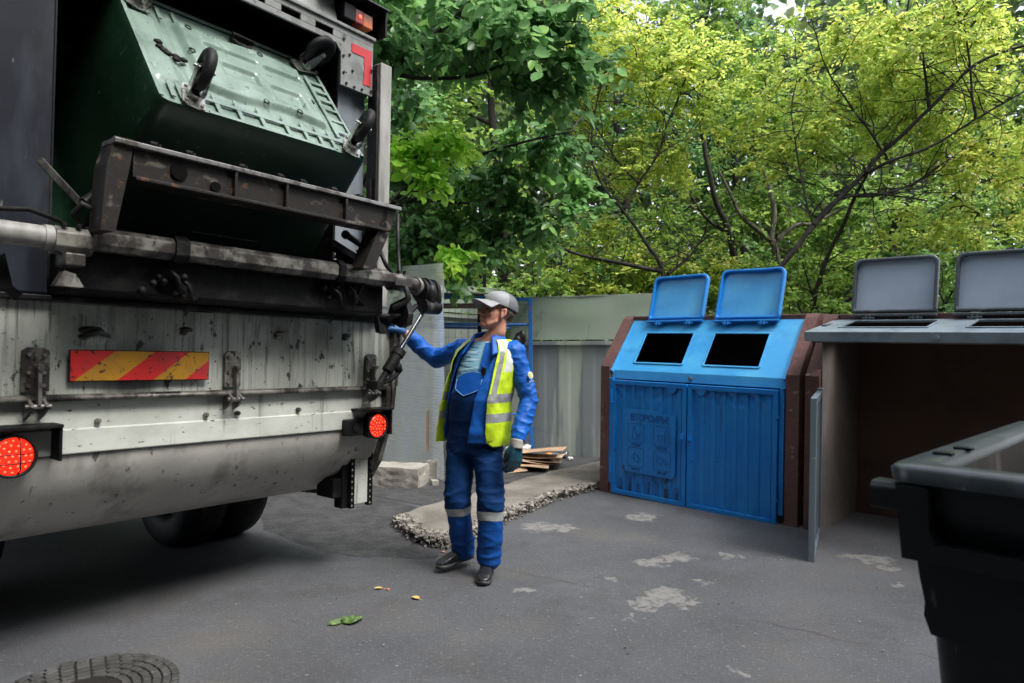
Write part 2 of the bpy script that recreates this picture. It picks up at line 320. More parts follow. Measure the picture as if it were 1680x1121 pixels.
def leaf_mat(name, cols, clump, trans=.38, hue=.6):
    cols = [tuple(min(.66, x*1.55+.008) for x in c) for c in cols]
    m = bpy.data.materials.new(name); m.use_nodes = True; n = m.node_tree; L = n.links.new
    b = n.nodes['Principled BSDF']; out = n.nodes['Material Output']
    g = n.nodes.new('ShaderNodeNewGeometry'); rp = n.nodes.new('ShaderNodeValToRGB'); r = rp.color_ramp
    while len(r.elements) < len(cols): r.elements.new(.5)
    for i, c in enumerate(cols): r.elements[i].position = i/(len(cols)-1)*.999; r.elements[i].color = (*c, 1)
    nz = n.nodes.new('ShaderNodeTexNoise'); nz.inputs['Scale'].default_value = clump; nz.inputs['Detail'].default_value = 2
    tc = n.nodes.new('ShaderNodeTexCoord'); L(tc.outputs['Object'], nz.inputs[0])
    a = n.nodes.new('ShaderNodeMapRange'); a.inputs[1].default_value = .32; a.inputs[2].default_value = .68; L(nz.outputs[0], a.inputs[0])
    mx = n.nodes.new('ShaderNodeMix'); mx.inputs[0].default_value = hue; L(g.outputs['Random Per Island'], mx.inputs[2]); L(a.outputs[0], mx.inputs[3])
    L(mx.outputs[0], rp.inputs[0]); L(rp.outputs[0], b.inputs['Base Color']); b.inputs['Roughness'].default_value = .33
    t = n.nodes.new('ShaderNodeBsdfTranslucent'); hs = n.nodes.new('ShaderNodeHueSaturation'); hs.inputs['Value'].default_value = 1.6; hs.inputs['Saturation'].default_value = .92
    hs.inputs['Hue'].default_value = .485
    L(rp.outputs[0], hs.inputs['Color']); L(hs.outputs[0], t.inputs[0])
    ms = n.nodes.new('ShaderNodeMixShader'); ms.inputs[0].default_value = trans; L(b.outputs[0], ms.inputs[1]); L(t.outputs[0], ms.inputs[2])
    L(ms.outputs[0], out.inputs[0]); return m
M['leaf_linden'] = leaf_mat('leaf_linden', [(.03, .085, .03), (.055, .14, .045), (.09, .21, .06), (.18, .34, .05)], 1.3)
M['leaf_yellow'] = leaf_mat('leaf_yellow', [(.08, .15, .035), (.17, .27, .05), (.28, .375, .055), (.38, .43, .075), (.38, .29, .11)], .9, .48, .35)
M['leaf_mid'] = leaf_mat('leaf_mid', [(.04, .10, .025), (.09, .18, .035), (.17, .28, .04), (.27, .35, .06)], 1.0, .4)
M['leaf_lime'] = leaf_mat('leaf_lime', [(.12, .27, .03), (.22, .42, .04), (.32, .5, .06)], 3, .5)
M['leaf_far_shaded'] = leaf_mat('leaf_far_shaded', [(.015, .035, .016), (.035, .07, .025), (.07, .12, .03), (.15, .19, .05)], .6, .4)  # far leaves coloured dark so the gaps between trees look shaded

# ------------------------------------------------------------------ ground
def ground_material():
    m = bpy.data.materials.new('asphalt'); m.use_nodes = True; n = m.node_tree; L = n.links.new; b = n.nodes['Principled BSDF']
    tc = n.nodes.new('ShaderNodeTexCoord'); O = tc.outputs['Object']
    def noise_(sc, det=6, lo=.4, hi=.6, rough=.6):
        z = n.nodes.new('ShaderNodeTexNoise'); z.inputs['Scale'].default_value = sc; z.inputs['Detail'].default_value = det; z.inputs['Roughness'].default_value = rough
        L(O, z.inputs[0]); r = n.nodes.new('ShaderNodeMapRange'); r.inputs[1].default_value = lo; r.inputs[2].default_value = hi; L(z.outputs[0], r.inputs[0]); return r.outputs[0], z
    def mix(f, a, c, amt=1):
        x = n.nodes.new('ShaderNodeMix'); x.data_type = 'RGBA'
        if amt != 1:
            k = n.nodes.new('ShaderNodeMath'); k.operation = 'MULTIPLY'; k.inputs[1].default_value = amt; L(f, k.inputs[0]); f = k.outputs[0]
        L(f, x.inputs[0])
        if isinstance(a, tuple): x.inputs[6].default_value = (*a, 1)
        else: L(a, x.inputs[6])
        x.inputs[7].default_value = (*c, 1); return x.outputs[2]
    f, _ = noise_(.7, 5, .35, .65); c = mix(f, (.062, .065, .072), (.094, .097, .105))
    f, _ = noise_(2.2, 9, .47, .66, .7); c = mix(f, c, (.05, .049, .05), .75)
    f, _ = noise_(1.1, 6, .52, .7); c = mix(f, c, (.135, .128, .118), .6)
    f, _ = noise_(48, 4, .58, .70); c = mix(f, c, (.20, .20, .20), .55)
    f, _ = noise_(95, 3, .62, .70); c = mix(f, c, (.27, .265, .25), .6)
    f, _ = noise_(70, 3, .56, .68); c = mix(f, c, (.035, .035, .037), .6)
    f, _ = noise_(22, 5, .705, .725); c = mix(f, c, (.34, .33, .31), .85)
    # pale worn splashes with a shape of their own
    dz = n.nodes.new('ShaderNodeTexNoise'); dz.inputs['Scale'].default_value = 7; dz.inputs['Detail'].default_value = 6; dz.inputs['Roughness'].default_value = .65; L(O, dz.inputs[0])
    sub = n.nodes.new('ShaderNodeVectorMath'); sub.operation = 'SUBTRACT'; sub.inputs[1].default_value = (.5, .5, .5); L(dz.outputs['Color'], sub.inputs[0])
    scl = n.nodes.new('ShaderNodeVectorMath'); scl.operation = 'SCALE'; scl.inputs[3].default_value = .42; L(sub.outputs[0], scl.inputs[0])
    ad = n.nodes.new('ShaderNodeVectorMath'); ad.operation = 'ADD'; L(O, ad.inputs[0]); L(scl.outputs[0], ad.inputs[1])
    tot = None
    sp = [(885, 865, .16, .07), (925, 866, .1, .06), (1055, 847, .14, .07), (1070, 922, .13, .05), (1115, 914, .13, .06), (1185, 912, .06, .03), (1215, 917, .05, .02), (1090, 978, .14, .065), (1060, 988, .07, .04), (1135, 990, .08, .035), (1030, 1010, .04, .02), (970, 1015, .04, .02), (860, 967, .08, .03), (1420, 915, .17, .06), (1460, 930, .08, .03), (1218, 1110, .05, .03), (1060, 1000, .04, .02), (1005, 950, .04, .02), (1480, 960, .05, .02), (1150, 955, .05, .02)]
    for px, py, rx, ry in sp:
        g = G(px, py); k = n.nodes.new('ShaderNodeVectorMath'); k.operation = 'SUBTRACT'; k.inputs[1].default_value = (g.x, g.y, 0); L(ad.outputs[0], k.inputs[0])
        q = n.nodes.new('ShaderNodeVectorMath'); q.operation = 'MULTIPLY'; q.inputs[1].default_value = (1/rx, 1/(ry*2.0), 0); L(k.outputs[0], q.inputs[0])
        ln = n.nodes.new('ShaderNodeVectorMath'); ln.operation = 'LENGTH'; L(q.outputs[0], ln.inputs[0])
        if tot is None: tot = ln.outputs['Value']
        else:
            mi = n.nodes.new('ShaderNodeMath'); mi.operation = 'MINIMUM'; L(tot, mi.inputs[0]); L(ln.outputs['Value'], mi.inputs[1]); tot = mi.outputs[0]
    r = n.nodes.new('ShaderNodeMapRange'); r.inputs[1].default_value = .98; r.inputs[2].default_value = .70; L(tot, r.inputs[0])
    fs, _ = noise_(16, 8, .36, .52, .7)
    ks = n.nodes.new('ShaderNodeMath'); ks.operation = 'MULTIPLY'; L(r.outputs[0], ks.inputs[0]); L(fs, ks.inputs[1])
    c = mix(ks.outputs[0], c, (.235, .23, .215), .72)
    # repair seam
    a0 = G(830, 935); a1 = G(1690, 1112); dd = (a1-a0); nn = Vector((-dd.y, dd.x, 0)).normalized()
    dt = n.nodes.new('ShaderNodeVectorMath'); dt.operation = 'DOT_PRODUCT'; dt.inputs[1].default_value = nn
    s3 = n.nodes.new('ShaderNodeVectorMath'); s3.operation = 'SCALE'; s3.inputs[3].default_value = .12; L(sub.outputs[0], s3.inputs[0])
    a3 = n.nodes.new('ShaderNodeVectorMath'); a3.operation = 'ADD'; L(O, a3.inputs[0]); L(s3.outputs[0], a3.inputs[1]); L(a3.outputs[0], dt.inputs[0])
    df = n.nodes.new('ShaderNodeMath'); df.operation = 'SUBTRACT'; df.inputs[1].default_value = nn.dot(a0); L(dt.outputs['Value'], df.inputs[0])
    ab = n.nodes.new('ShaderNodeMath'); ab.operation = 'ABSOLUTE'; L(df.outputs[0], ab.inputs[0])
    r2 = n.nodes.new('ShaderNodeMapRange'); r2.inputs[1].default_value = .016; r2.inputs[2].default_value = .004; L(ab.outputs[0], r2.inputs[0])
    f2, _ = noise_(1.6, 4, .45, .58)
    k2 = n.nodes.new('ShaderNodeMath'); k2.operation = 'MULTIPLY'; L(r2.outputs[0], k2.inputs[0]); L(f2, k2.inputs[1])
    c = mix(k2.outputs[0], c, (.045, .035, .03), .8)
    L(c, b.inputs['Base Color']); b.inputs['Roughness'].default_value = .72
    b.inputs['Specular IOR Level'].default_value = .4
    _, z1 = noise_(75, 7); _, z2 = noise_(5, 5)
    bp = n.nodes.new('ShaderNodeBump'); bp.inputs['Strength'].default_value = .55; bp.inputs['Distance'].default_value = .004; L(z1.outputs[0], bp.inputs['Height'])
    bp2 = n.nodes.new('ShaderNodeBump'); bp2.inputs['Strength'].default_value = .3; bp2.inputs['Distance'].default_value = .03; L(z2.outputs[0], bp2.inputs['Height']); L(bp.outputs[0], bp2.inputs['Normal'])
    L(bp2.outputs[0], b.inputs['Normal']); return m
gm = MB(); gm.add([(-150, -150, 0), (150, -150, 0), (150, 150, 0), (-150, 150, 0)], [(0, 1, 2, 3)])
tag(gm.build('ground', ground_material()), kind='structure')
M['asphalt_patch'] = mat('asphalt_patch', (.062, .062, .065), .75, layers=[((.035, .035, .037), 6, .42, .6, 8), ((.15, .15, .148), 90, .62, .7, 4, .8), ((.02, .02, .02), 140, .55, .68, 3, .7), ((.3, .29, .28), 35, .7, .72, 4, .7)], bump=[(.9, 70, .012), (.5, 12, .03)])
M['soil'] = mat('soil', (.05, .04, .03), .95, layers=[((.09, .1, .03), 14, .5, .62, 6)], bump=[(.9, 20, .05)])
def sheet(name, pts, z, m, jag=0.0, sub=6, height=0.0):
    out = []; n = len(pts)
    for i in range(n):
        a = Vector(pts[i]); b_ = Vector(pts[(i+1) % n])
        for k in range(sub):
            p = a.lerp(b_, k/sub); j = Vector((noise.noise(p*6+Vector((3, 1, 7))), noise.noise(p*6+Vector((9, 4, 2))), 0))*jag
            out.append(((p+j).x, (p+j).y))
    mb = MB()
    if height: mb.prism(out, 2, .0005, z+height)
    else: mb.add([(p[0], p[1], z) for p in out], [list(range(len(out)))])
    return tag(mb.build(name, m), kind='structure')
sheet('worn_asphalt', [G(*p) for p in [(425, 815), (432, 868), (520, 905), (600, 915), (715, 915), (745, 890), (700, 862), (720, 838), (560, 806), (470, 806)]], .0015, M['asphalt_patch'], .05, 10)
sheet('yard_asphalt', [G(*p) for p in [(445, 812), (560, 806), (725, 835), (830, 797), (900, 776), (985, 760), (1000, 748), (880, 742), (720, 745), (540, 745)]], .004, M['asphalt_patch'], .03, 8)
sheet('forest_floor', [(-20, 10.6, 0), (1.9, 10.4, 0), (1.95, 8.6, 0), (3.6, 7.2, 0), (7, 3.6, 0), (30, 3.6, 0), (40, 60, 0), (-30, 60, 0)], .006, M['soil'], .1, 4)
# broken raised concrete strip
strip = [(-.93, 5.47, 0), G(672, 878), G(705, 893), G(735, 897), G(800, 868), G(850, 845), G(900, 824), G(985, 799), G(1040, 790), G(1040, 762), G(985, 766), G(900, 784), G(830, 805), G(780, 819), G(720, 837), G(690, 845)]
sheet('concrete_strip', strip, .045, M['old_concrete'], .05, 6, .02)
rb = MB(); near = [G(*p) for p in [(652, 862), (672, 880), (705, 896), (735, 899), (800, 869), (850, 846), (900, 825), (985, 800)]]
for i in range(1900):
    s_ = random.random()*(len(near)-1.01); k = int(s_); p = near[k].lerp(near[k+1], s_-k)
    inn = Vector((-.5, .85, 0)) if k > 2 else Vector((.3, .9, 0))
    wf = (1-.6*k/6)*(1+.7*noise.noise(p*5)); t = random.random()**1.2; p = p+inn*(-.035+.2*t*wf)+Vector((random.gauss(0, .015), random.gauss(0, .015), 0))
    sz = random.uniform(.005, .013)*random.choice((1, 1, 1, 1.7)) if t > .1 else random.uniform(.004, .011)
    rot = Matrix.Rotation(random.random()*6, 3, 'Z') @ Matrix.Rotation(random.random()*6, 3, 'X')
    n0 = len(rb.v); rb.box((p.x, p.y, max(.008, min(.062, .07*min(1, t*5)))+sz*.2), (sz*2, sz*1.4, sz), rot)
    for q in range(n0, len(rb.v)):
        v = rb.v[q]; rb.v[q] = tuple(v[j]+random.gauss(0, sz*.22) for j in range(3))
tag(rb.build('rubble', M['rubble']), 'loose grey chips of broken concrete along the near edge of the strip', 'rubble', kind='stuff')

gr = MB()
for i in range(1100):
    if i % 3: 
        px_ = random.uniform(430, 1500); py_ = random.uniform(770, 1080)
    else:
        px_ = random.uniform(640, 1000); py_ = 905-(px_-640)*.3+random.gauss(0, 16)
    if py_ < 745: continue
    p = G(px_, py_); sz = random.uniform(.0010, .0028)*random.choice((1, 1, 1, 1.6)); n0 = len(gr.v)
    gr.box((p.x, p.y, .0045+sz*.3), (sz*2, sz*1.5, sz), Matrix.Rotation(random.random()*6, 3, 'Z'))
    for q in range(n0, len(gr.v)): gr.v[q] = tuple(gr.v[q][j]+random.gauss(0, sz*.2) for j in range(3))
tag(gr.build('grit', M['rubble']), 'scattered tiny stones and grit over the asphalt', 'grit', kind='stuff')

# ------------------------------------------------------------------ frames of the truck and of the bin shelters
def frame(org, u, z=None):
    u = Vector(u).normalized(); z = Vector((0, 0, 1)) if z is None else z
    v = z.cross(u).normalized(); w_ = u.cross(v)
    m = Matrix((u, v, w_)).transposed().to_4x4(); m.translation = Vector(org); return m
TM = frame((-1.498, 3.531, 0), (.61761, .78605, -.026))
SM = frame((.95, 6.64, 0), (.713, -.701, -.0157))

# ================================================================== GARBAGE TRUCK  (local: x across the rear, y forward, z up)
truck = empty('garbage_truck', mw=TM, label='dirty off-white garbage truck with rear loader lifting a green container', cat='garbage truck')
def arcpts(cx, cz, r, a0, a1, n): return [(cx+r*math.cos(R(a0+(a1-a0)*i/n)), cz+r*math.sin(R(a0+(a1-a0)*i/n))) for i in range(n+1)]
# hopper: straight band above, rounded belly below
prof = [(0, 1.185), (0, .945)]
belly = [(0.004, .94), (.02, .86), (.07, .76), (.16, .66), (.29, .57), (.46, .505), (.66, .47), (.9, .46), (1.5, .46)]
mb = MB(); mb.prism([(0.0, 1.185), (0.0, .942), (.05, .942), (.05, 1.185)], 0, -1.14, 1.075)
mb.prism([(-.012, 1.05), (-.012, .945), (0.0, .94), (0.0, 1.055)], 0, -1.14, 1.07)
band = mb.build('hopper_band', M['truck_band'], truck, .004)
for u in (-.62, -.12, .05, .42):
    k = MB(); k.cyl((u, .0, 1.08), (u, -.02, 1.08), .013, n=6, smooth=False); k.cyl((u, -.02, 1.08), (u, -.032, 1.08), .007, n=8); k.build('bolt', M['worn_grey'], truck)
mb = MB(); mb.prism(belly+[(1.5, .9), (.05, .94)], 0, -1.14, 1.03, smooth=False)
bl = mb.build('hopper_belly', M['truck_belly'], truck, .01, 2)
for p in bl.data.polygons: p.use_smooth = True
bl.data.shade_smooth() if hasattr(bl.data, 'shade_smooth') else None
em = bl.modifiers.new('es', 'EDGE_SPLIT') if False else None
mb = MB(); mb.prism([(-.004, 1.19), (-.004, .93), (.07, .74), (.16, .64), (.3, .54), (.5, .49), (.9, .45), (1.5, .45), (1.5, .41), (.9, .41), (.48, .44), (.27, .5), (.1, .61), (.02, .72), (-.05, .92), (-.05, 1.19)], 0, 1.04, 1.075)
mb.build('belly_edge', M['worn_grey'], truck, .004)
# tailgate flap with dents, lip and hinge rod
def flap(s, t):
    u = -1.14+2.23*s; z = 1.195+.41*t
    dv = 0.0
    for (cu, cz, rr, a) in ((-.665, 1.475, .055, -.022), (-.238, 1.50, .035, -.014), (.285, 1.50, .035, .012), (.739, 1.505, .035, .014), (-.5, 1.38, .16, .01), (.1, 1.3, .2, .008), (.55, 1.42, .22, -.008)):
        q = ((u-cu)**2+(z-cz)**2)/rr**2; dv += a*math.exp(-q)
    dv += .006*noise.noise(Vector((u*3, z*5, 0)))
    return (u, -.018+dv-.0*t, z)
mb = MB(); grid(mb, flap, 160, 34)
fl = mb.build('tailgate_flap', M['truck_white'], truck, fixn=False)
so = fl.modifiers.new('so', 'SOLIDIFY'); so.thickness = .03; so.offset = -1
for f_ in fl.data.polygons: pass
mb = MB(); mb.bar((-1.15, -.03, 1.615), (1.10, -.03, 1.615), .05, .022); mb.bar((-1.15, .03, 1.60), (1.10, .03, 1.60), .09, .012)
mb.build('flap_lip', M['dark_steel'], fl, .004)
mb = MB(); mb.tube([(-1.15, -.038, 1.187), (1.07, -.038, 1.187)], .012); mb.bar((-1.15, -.03, 1.2), (1.07, -.03, 1.2), .02, .01)
mb.build('hinge_rod', M['worn_grey'], fl)
mb = MB(); mb.prism([(1.075, 1.06), (1.10, 1.06), (1.155, 1.61), (1.12, 1.62), (1.09, 1.62)], 1, -.06, .02); mb.prism([(1.10, 1.2), (1.112, 1.2), (1.15, 1.6), (1.13, 1.6)], 1, -.075, -.06)
mb.build('flap_side_bracket', M['worn_grey'], truck, .004)
# tow bumps on the flap
for u, z, s in ((-.665, 1.475, 1.0), (-.238, 1.50, .62), (.285, 1.50, .55), (.739, 1.505, .6)):
    mb = MB(); mb.sphere((u, -.022, z+.01*s), (.055*s, .028*s, .022*s), 16); mb.sphere((u-.02*s, -.02, z-.018*s), (.035*s, .02*s, .02*s), 12)
    if s == 1: mb.tube([(u-.03, -.03, z-.01), (u+.02, -.05, z+.005), (u+.075, -.035, z-.015)], [.018, .016, .008], 10)
    mb.build('lifting_lug', M['worn_grey'], fl)
# hinges
for u in (-.875, 0.0, .915):
    w_ = .085 if u > -.5 else .1
    h = MB(); h.prism([(u-w_/2, 1.22), (u+w_/2, 1.22), (u+w_/2, 1.39), (u+w_/2-.02, 1.405), (u-w_/2+.02, 1.405), (u-w_/2, 1.39)], 1, -.045, -.028)
    ho = h.build('hinge', M['worn_grey'], truck, .003)
    for dx in (-.028, .028):
        for dz in (1.245, 1.30, 1.375): h = MB(); h.cyl((u+dx, -.045, dz), (u+dx, -.056, dz), .0085, n=6, smooth=False); h.build('bolt', M['edge_bright'], ho)
    h = MB(); h.bar((u+.005, -.065, 1.325), (u+.005, -.075, 1.165), .014, .03); h.cyl((u+.005, -.06, 1.325), (u+.005, -.095, 1.32), .012)
    h.prism([(-.1, 1.16), (-.035, 1.2), (-.005, 1.16), (-.005, 1.10), (-.05, 1.12)], 0, u-.03, u-.018); h.prism([(-.1, 1.16), (-.035, 1.2), (-.005, 1.16), (-.005, 1.10), (-.05, 1.12)], 0, u+.024, u+.036)
    h.cyl((u-.045, -.07, 1.158), (u+.05, -.07, 1.158), .012)
    h.build('hinge_latch', M['edge_bright'], ho, .002)
# red and yellow marker board
mb = MB(); U0, U1, Z0, Z1 = -.75, -.135, 1.263, 1.395
mb.bb((U0-.004, -.047, Z0-.004), (U1+.004, -.04, Z1+.004), 2)
def para(u0, u1, mi):     # slanted stripe, lower ends u0..u1, upper ends shifted right
    sh = .165; poly = [(u0, Z0), (u1, Z0), (u1+sh, Z1), (u0+sh, Z1)]
    out = []
    def clip(poly, f):
        r = []
        for i in range(len(poly)):
            a, b_ = poly[i], poly[(i+1) % len(poly)]; fa, fb = f(a), f(b_)
            if fa >= 0: r.append(a)
            if fa*fb < 0: t = fa/(fa-fb); r.append((a[0]+(b_[0]-a[0])*t, a[1]+(b_[1]-a[1])*t))
        return r
    poly = clip(poly, lambda p: p[0]-U0); poly = clip(poly, lambda p: U1-p[0]) if poly else poly
    if len(poly) > 2: mb.prism(poly, 1, -.0505, -.0465, mi)
e_ = [-.95, -.735, -.56, -.40, -.25, -.13]
for i in range(5): para(e_[i], e_[i+1], i % 2)
mb.build('warning_marker', [M['stripe_red'], M['stripe_yellow'], M['black_grime']], truck)
# tail lamps
def lamp(u, z, r, tilt=0):
    h = MB(); h.cyl((u, .0, z), (u, -.075, z), r+.008, n=32); o = h.build('tail_light', M['black_grime'], truck)
    h = MB(); h.cyl((u, -.075, z), (u, -.083, z), r-.002, r-.014, n=32); h.build('lens', M['red_lens'], o, .003)
    h = MB()
    for rr, n_ in ((0, 1), (r*.3, 6), (r*.58, 11), (r*.82, 16)):
        for k in range(n_):
            a = 2*math.pi*k/n_; h.sphere((u+rr*math.cos(a), -.083, z+rr*math.sin(a)), (r*.06, .003, r*.06), 8)
    h.build('diodes', M['led'], o)
    h = MB()
    for dz in (-.35, .12): 
        x = r*math.sqrt(1-dz*dz); h.tube([(u-x-.006, -.07, z+dz*r), (u-x*.6, -.108, z+dz*r), (u+x*.6, -.108, z+dz*r), (u+x+.006, -.07, z+dz*r)], .003, 6)
    h.tube([(u+.02, -.07, z+r), (u+.02, -.108, z+r*.7), (u+.02, -.108, z-r*.7), (u+.02, -.07, z-r)], .003, 6)
    h.ring((u, -.078, z), (0, 1, 0), r+.009, r-.001, .02); h.build('wire_guard', M['dark_steel'], o)
lamp(-.958, .963, .078); lamp(.947, .958, .072)
mb = MB(); mb.bb((-1.14, -.12, 1.07), (-.79, 0, 1.085)); mb.bb((-.802, -.11, .93), (-.79, 0, 1.07)); mb.build('lamp_hood', M['black_grime'], truck, .003)
mb = MB(); mb.bb((.80, -.115, 1.055), (1.05, 0, 1.068)); mb.bb((1.038, -.10, .90), (1.05, 0, 1.055)); mb.build('lamp_hood', M['dark_steel'], truck, .003)
mb = MB(); mb.bb((.725, -.05, .905), (.865, -.002, 1.005)); mb.prism(arcpts(.80, .955, .026, 0, 360, 18)[:-1], 1, -.058, -.05); mb.bb((.87, -.04, .93), (.9, -.002, .98)); mb.build('side_marker', M['rubber'], truck, .012, 3)
# perforated light channel under the corner, with its black bracket
mb = MB(); mb.bb((.905, .1, .45), (1.03, .104, .75)); mb.build('bumper_bracket', M['truck_band'], truck, .002)
def perf(u0, u1):
    m_ = MB(); n_ = 9
    m_.bb((u0, .085, .43), (u0+.006, .12, .765)); m_.bb((u1-.006, .085, .43), (u1, .12, .765))
    for k in range(n_+1):
        z = .43+.335*k/n_; m_.bb((u0+.006, .088, z-.011 if k else z), (u1-.006, .094, min(z+.011, .765)))
    o = m_.build('perforated_strip', M['black_grime'], truck)
    m_ = MB(); m_.bb((u0+.006, .095, .43), (u1-.006, .097, .765)); m_.build('strip_backing', M['truck_band'], truck)
perf(.88, .91); perf(1.025, 1.055)
mb = MB(); mb.bb((.78, .13, .50), (1.0, .30, .62)); mb.bb((.84, .12, .43), (.9, .2, .8)); mb.build('corner_bracket', M['black_grime'], truck, .006)
# loader sides, roof header and cavity
def box_part(name, a, b, m_, bev=.006, par=truck):
    q = MB(); q.bb(a, b); return q.build(name, m_, par, bev)
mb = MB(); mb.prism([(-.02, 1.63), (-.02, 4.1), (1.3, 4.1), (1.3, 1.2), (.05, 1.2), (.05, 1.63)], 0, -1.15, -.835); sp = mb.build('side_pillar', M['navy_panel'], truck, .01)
mb = MB(); mb.tube([(-.833, -.02, 1.66+.1*k+.004*math.sin(k*5)) for k in range(25)], .006, 6); mb.build('pillar_seal', M['dark_steel'], sp)
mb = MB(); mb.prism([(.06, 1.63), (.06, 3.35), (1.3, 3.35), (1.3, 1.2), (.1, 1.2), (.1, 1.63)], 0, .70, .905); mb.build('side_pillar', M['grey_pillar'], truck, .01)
mb = MB(); mb.bb((.925, -.07, 1.7), (1.015, .03, 3.235)); mb.bb((.905, -.06, 1.7), (.925, .03, 3.22), 1); mb.build('guide_beam', [M['beam_light'], M['dark_steel']], truck, .006)
# header: slotted bar running over the opening and a corner plate
mb = MB()
zb, zt = 3.26, 3.37
mb.prism([(-.015, zb), (-.015, zb+.035), (.0, zb+.035), (.0, zb)], 0, -1.15, .66); mb.prism([(-.015, zt-.035), (-.015, zt), (.0, zt), (.0, zt-.035)], 0, -1.15, .905)
for k in range(9):
    u = -1.15+.225*k; mb.bb((u-.05 if k else u, -.015, zb+.035), (u+.05, 0, zt-.035))
mb.bb((.66, -.015, 3.02), (.905, 0, zt-.035)); mb.bb((-1.15, -.03, zt), (.915, .05, zt+.02))
mb.prism([(.62, zb), (.66, zb), (.66, zb-.04)], 1, -.015, 0)
hd = mb.build('header_plate', M['header_grey'], truck, .003)
mb = MB(); mb.bb((-1.15, .01, zb), (.905, .02, zt-.001)); mb.build('header_backing', M['void'], hd)
for (u, z) in [(.675, 3.3), (.675, 3.2), (.68, 3.1), (.7, 3.04), (.76, 3.035), (.82, 3.04), (.89, 3.05), (.89, 3.18), (.72, 3.22), (.745, 3.13)]: mb = MB(); mb.cyl((u, -.015, z), (u, -.024, z), .008, n=6, smooth=False); mb.build('bolt', M['dark_steel'], hd)
mb = MB(); mb.prism([(.735, 3.30), (.735, 3.245), (.835, 3.245), (.83, 3.21), (.838, 3.185), (.83, 3.15), (.836, 3.12), (.825, 3.075), (.885, 3.075), (.892, 3.30)], 1, -.0185, -.0155); mb.build('red_marking', M['red_tape'], hd)
box_part('roof_shell', (-1.15, .35, 3.39), (.93, 1.3, 4.1), M['truck_belly'])
mb = MB(); mb.prism([(.0, 3.39), (.35, 3.39), (.35, 4.1), (.2, 4.1)], 0, -1.15, .64); mb.build('roof_slope', M['header_grey'], truck, .006)
mb = MB(); mb.prism([(-.1, 3.56), (-.09, 3.575), (.34, 3.62), (.34, 3.60)], 0, .50, .96); mb.bb((.945, -.08, 3.40), (.96, .3, 3.57)); vz = mb.build('lamp_visor', M['dark_steel'], truck, .003)
box_part('lamp_recess', (.64, .1, 3.39), (.93, .34, 3.6), M['black_grime'])
mb = MB(); mb.bb((.66, -.04, 3.425), (.745, .1, 3.52), 0); mb.bb((.745, -.035, 3.43), (.81, .1, 3.515), 1); mb.bb((.81, -.03, 3.43), (.885, .1, 3.515), 2); ul = mb.build('upper_light', [M['dark_steel'], M['red_dim'], M['amber']], truck, .005)
mb = MB(); mb.sphere((.778, -.04, 3.472), (.012, .006, .012), 10); mb.build('diode', M['led'], ul)
# cavity
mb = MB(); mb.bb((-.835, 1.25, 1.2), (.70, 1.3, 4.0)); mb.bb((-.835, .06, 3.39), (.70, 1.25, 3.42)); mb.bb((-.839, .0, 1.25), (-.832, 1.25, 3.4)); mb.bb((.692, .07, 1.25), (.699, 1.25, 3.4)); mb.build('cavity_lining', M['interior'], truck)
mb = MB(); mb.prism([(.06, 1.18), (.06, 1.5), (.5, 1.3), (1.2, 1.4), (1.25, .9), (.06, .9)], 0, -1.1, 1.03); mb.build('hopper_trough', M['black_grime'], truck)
mb = MB()
for k in range(5):
    u = -.5+.3*k+random.random()*.1; mb.tube([(u+.08*math.sin(j*.9+k), .7+.05*math.cos(j), 3.38-.07*j+.02*math.sin(j*2+k)) for j in range(6)], .009, 6)
mb.tube([(-.8, .5, 3.1), (-.3, .55, 3.02), (.2, .5, 3.08), (.6, .6, 3.25)], .014, 8); mb.bar((-.8, .8, 2.95), (.68, .8, 2.95), .1, .16)
for u in (-.6, -.1, .45): mb.bar((u, .78, 2.9), (u, .95, 3.38), .08, .04)
mb.build('packer_linkage', M['dark_steel'], truck)
# ---- lifting gear
mb = MB()
def oct_bar(u0, u1, v, z, h, m=0): mb.prism([(v-h, z-h*.5), (v-h*.5, z-h), (v+h*.5, z-h), (v+h, z-h*.5), (v+h, z+h*.5), (v+h*.5, z+h), (v-h*.5, z+h), (v-h, z+h*.5)], 0, u0, u1, m)
mb.cyl((-1.3, -.35, 1.825), (-.94, -.35, 1.825), .043, n=24); mb.cyl((-.96, -.35, 1.825), (-.93, -.35, 1.825), .048, n=24)
lift = mb.build('lift_shaft', M['beam_light'], truck, .004)
for (a_, b_, v_, z_, h_) in ((-.93, -.80, -.35, 1.82, .052), (.80, .93, -.33, 1.83, .05)):
    mb = MB(); oct_bar(a_, b_, v_, z_, h_); mb.build('shaft_clamp', M['worn_grey'], lift, .004)
mb = MB(); mb.bb((-.9, -.41, 1.72), (-.83, -.3, 1.77)); mb.prism([(-.93, 1.64), (-.83, 1.64), (-.86, 1.69), (-.9, 1.70)], 1, -.40, -.35); mb.build('clamp_foot', M['worn_grey'], lift, .006)
mb = MB()
for u in (-.9, -.85): mb.cyl((u, -.39, 1.872), (u, -.39, 1.886), .011, n=6, smooth=False)
for u in (.84, .885): mb.cyl((u, -.36, 1.88), (u, -.36, 1.896), .011, n=6, smooth=False)
mb.build('clamp_bolts', M['black_grime'], lift)
mb = MB(); oct_bar(-.80, .80, -.33, 1.845, .047); 
cr = mb.build('cross_tube', M['worn_grey'], lift, .004)
for (a_, b_) in ((-.47, -.41), (.40, .44)):
    mb = MB(); oct_bar(a_, b_, -.33, 1.845, .06); mb.build('tube_collar', M['black_grime'], lift, .004)
mb = MB(); mb.prism([(-.27, 1.64), (-.27, 1.80), (-.24, 1.835), (.12, 1.80), (.12, 1.62)], 0, -.83, .80)
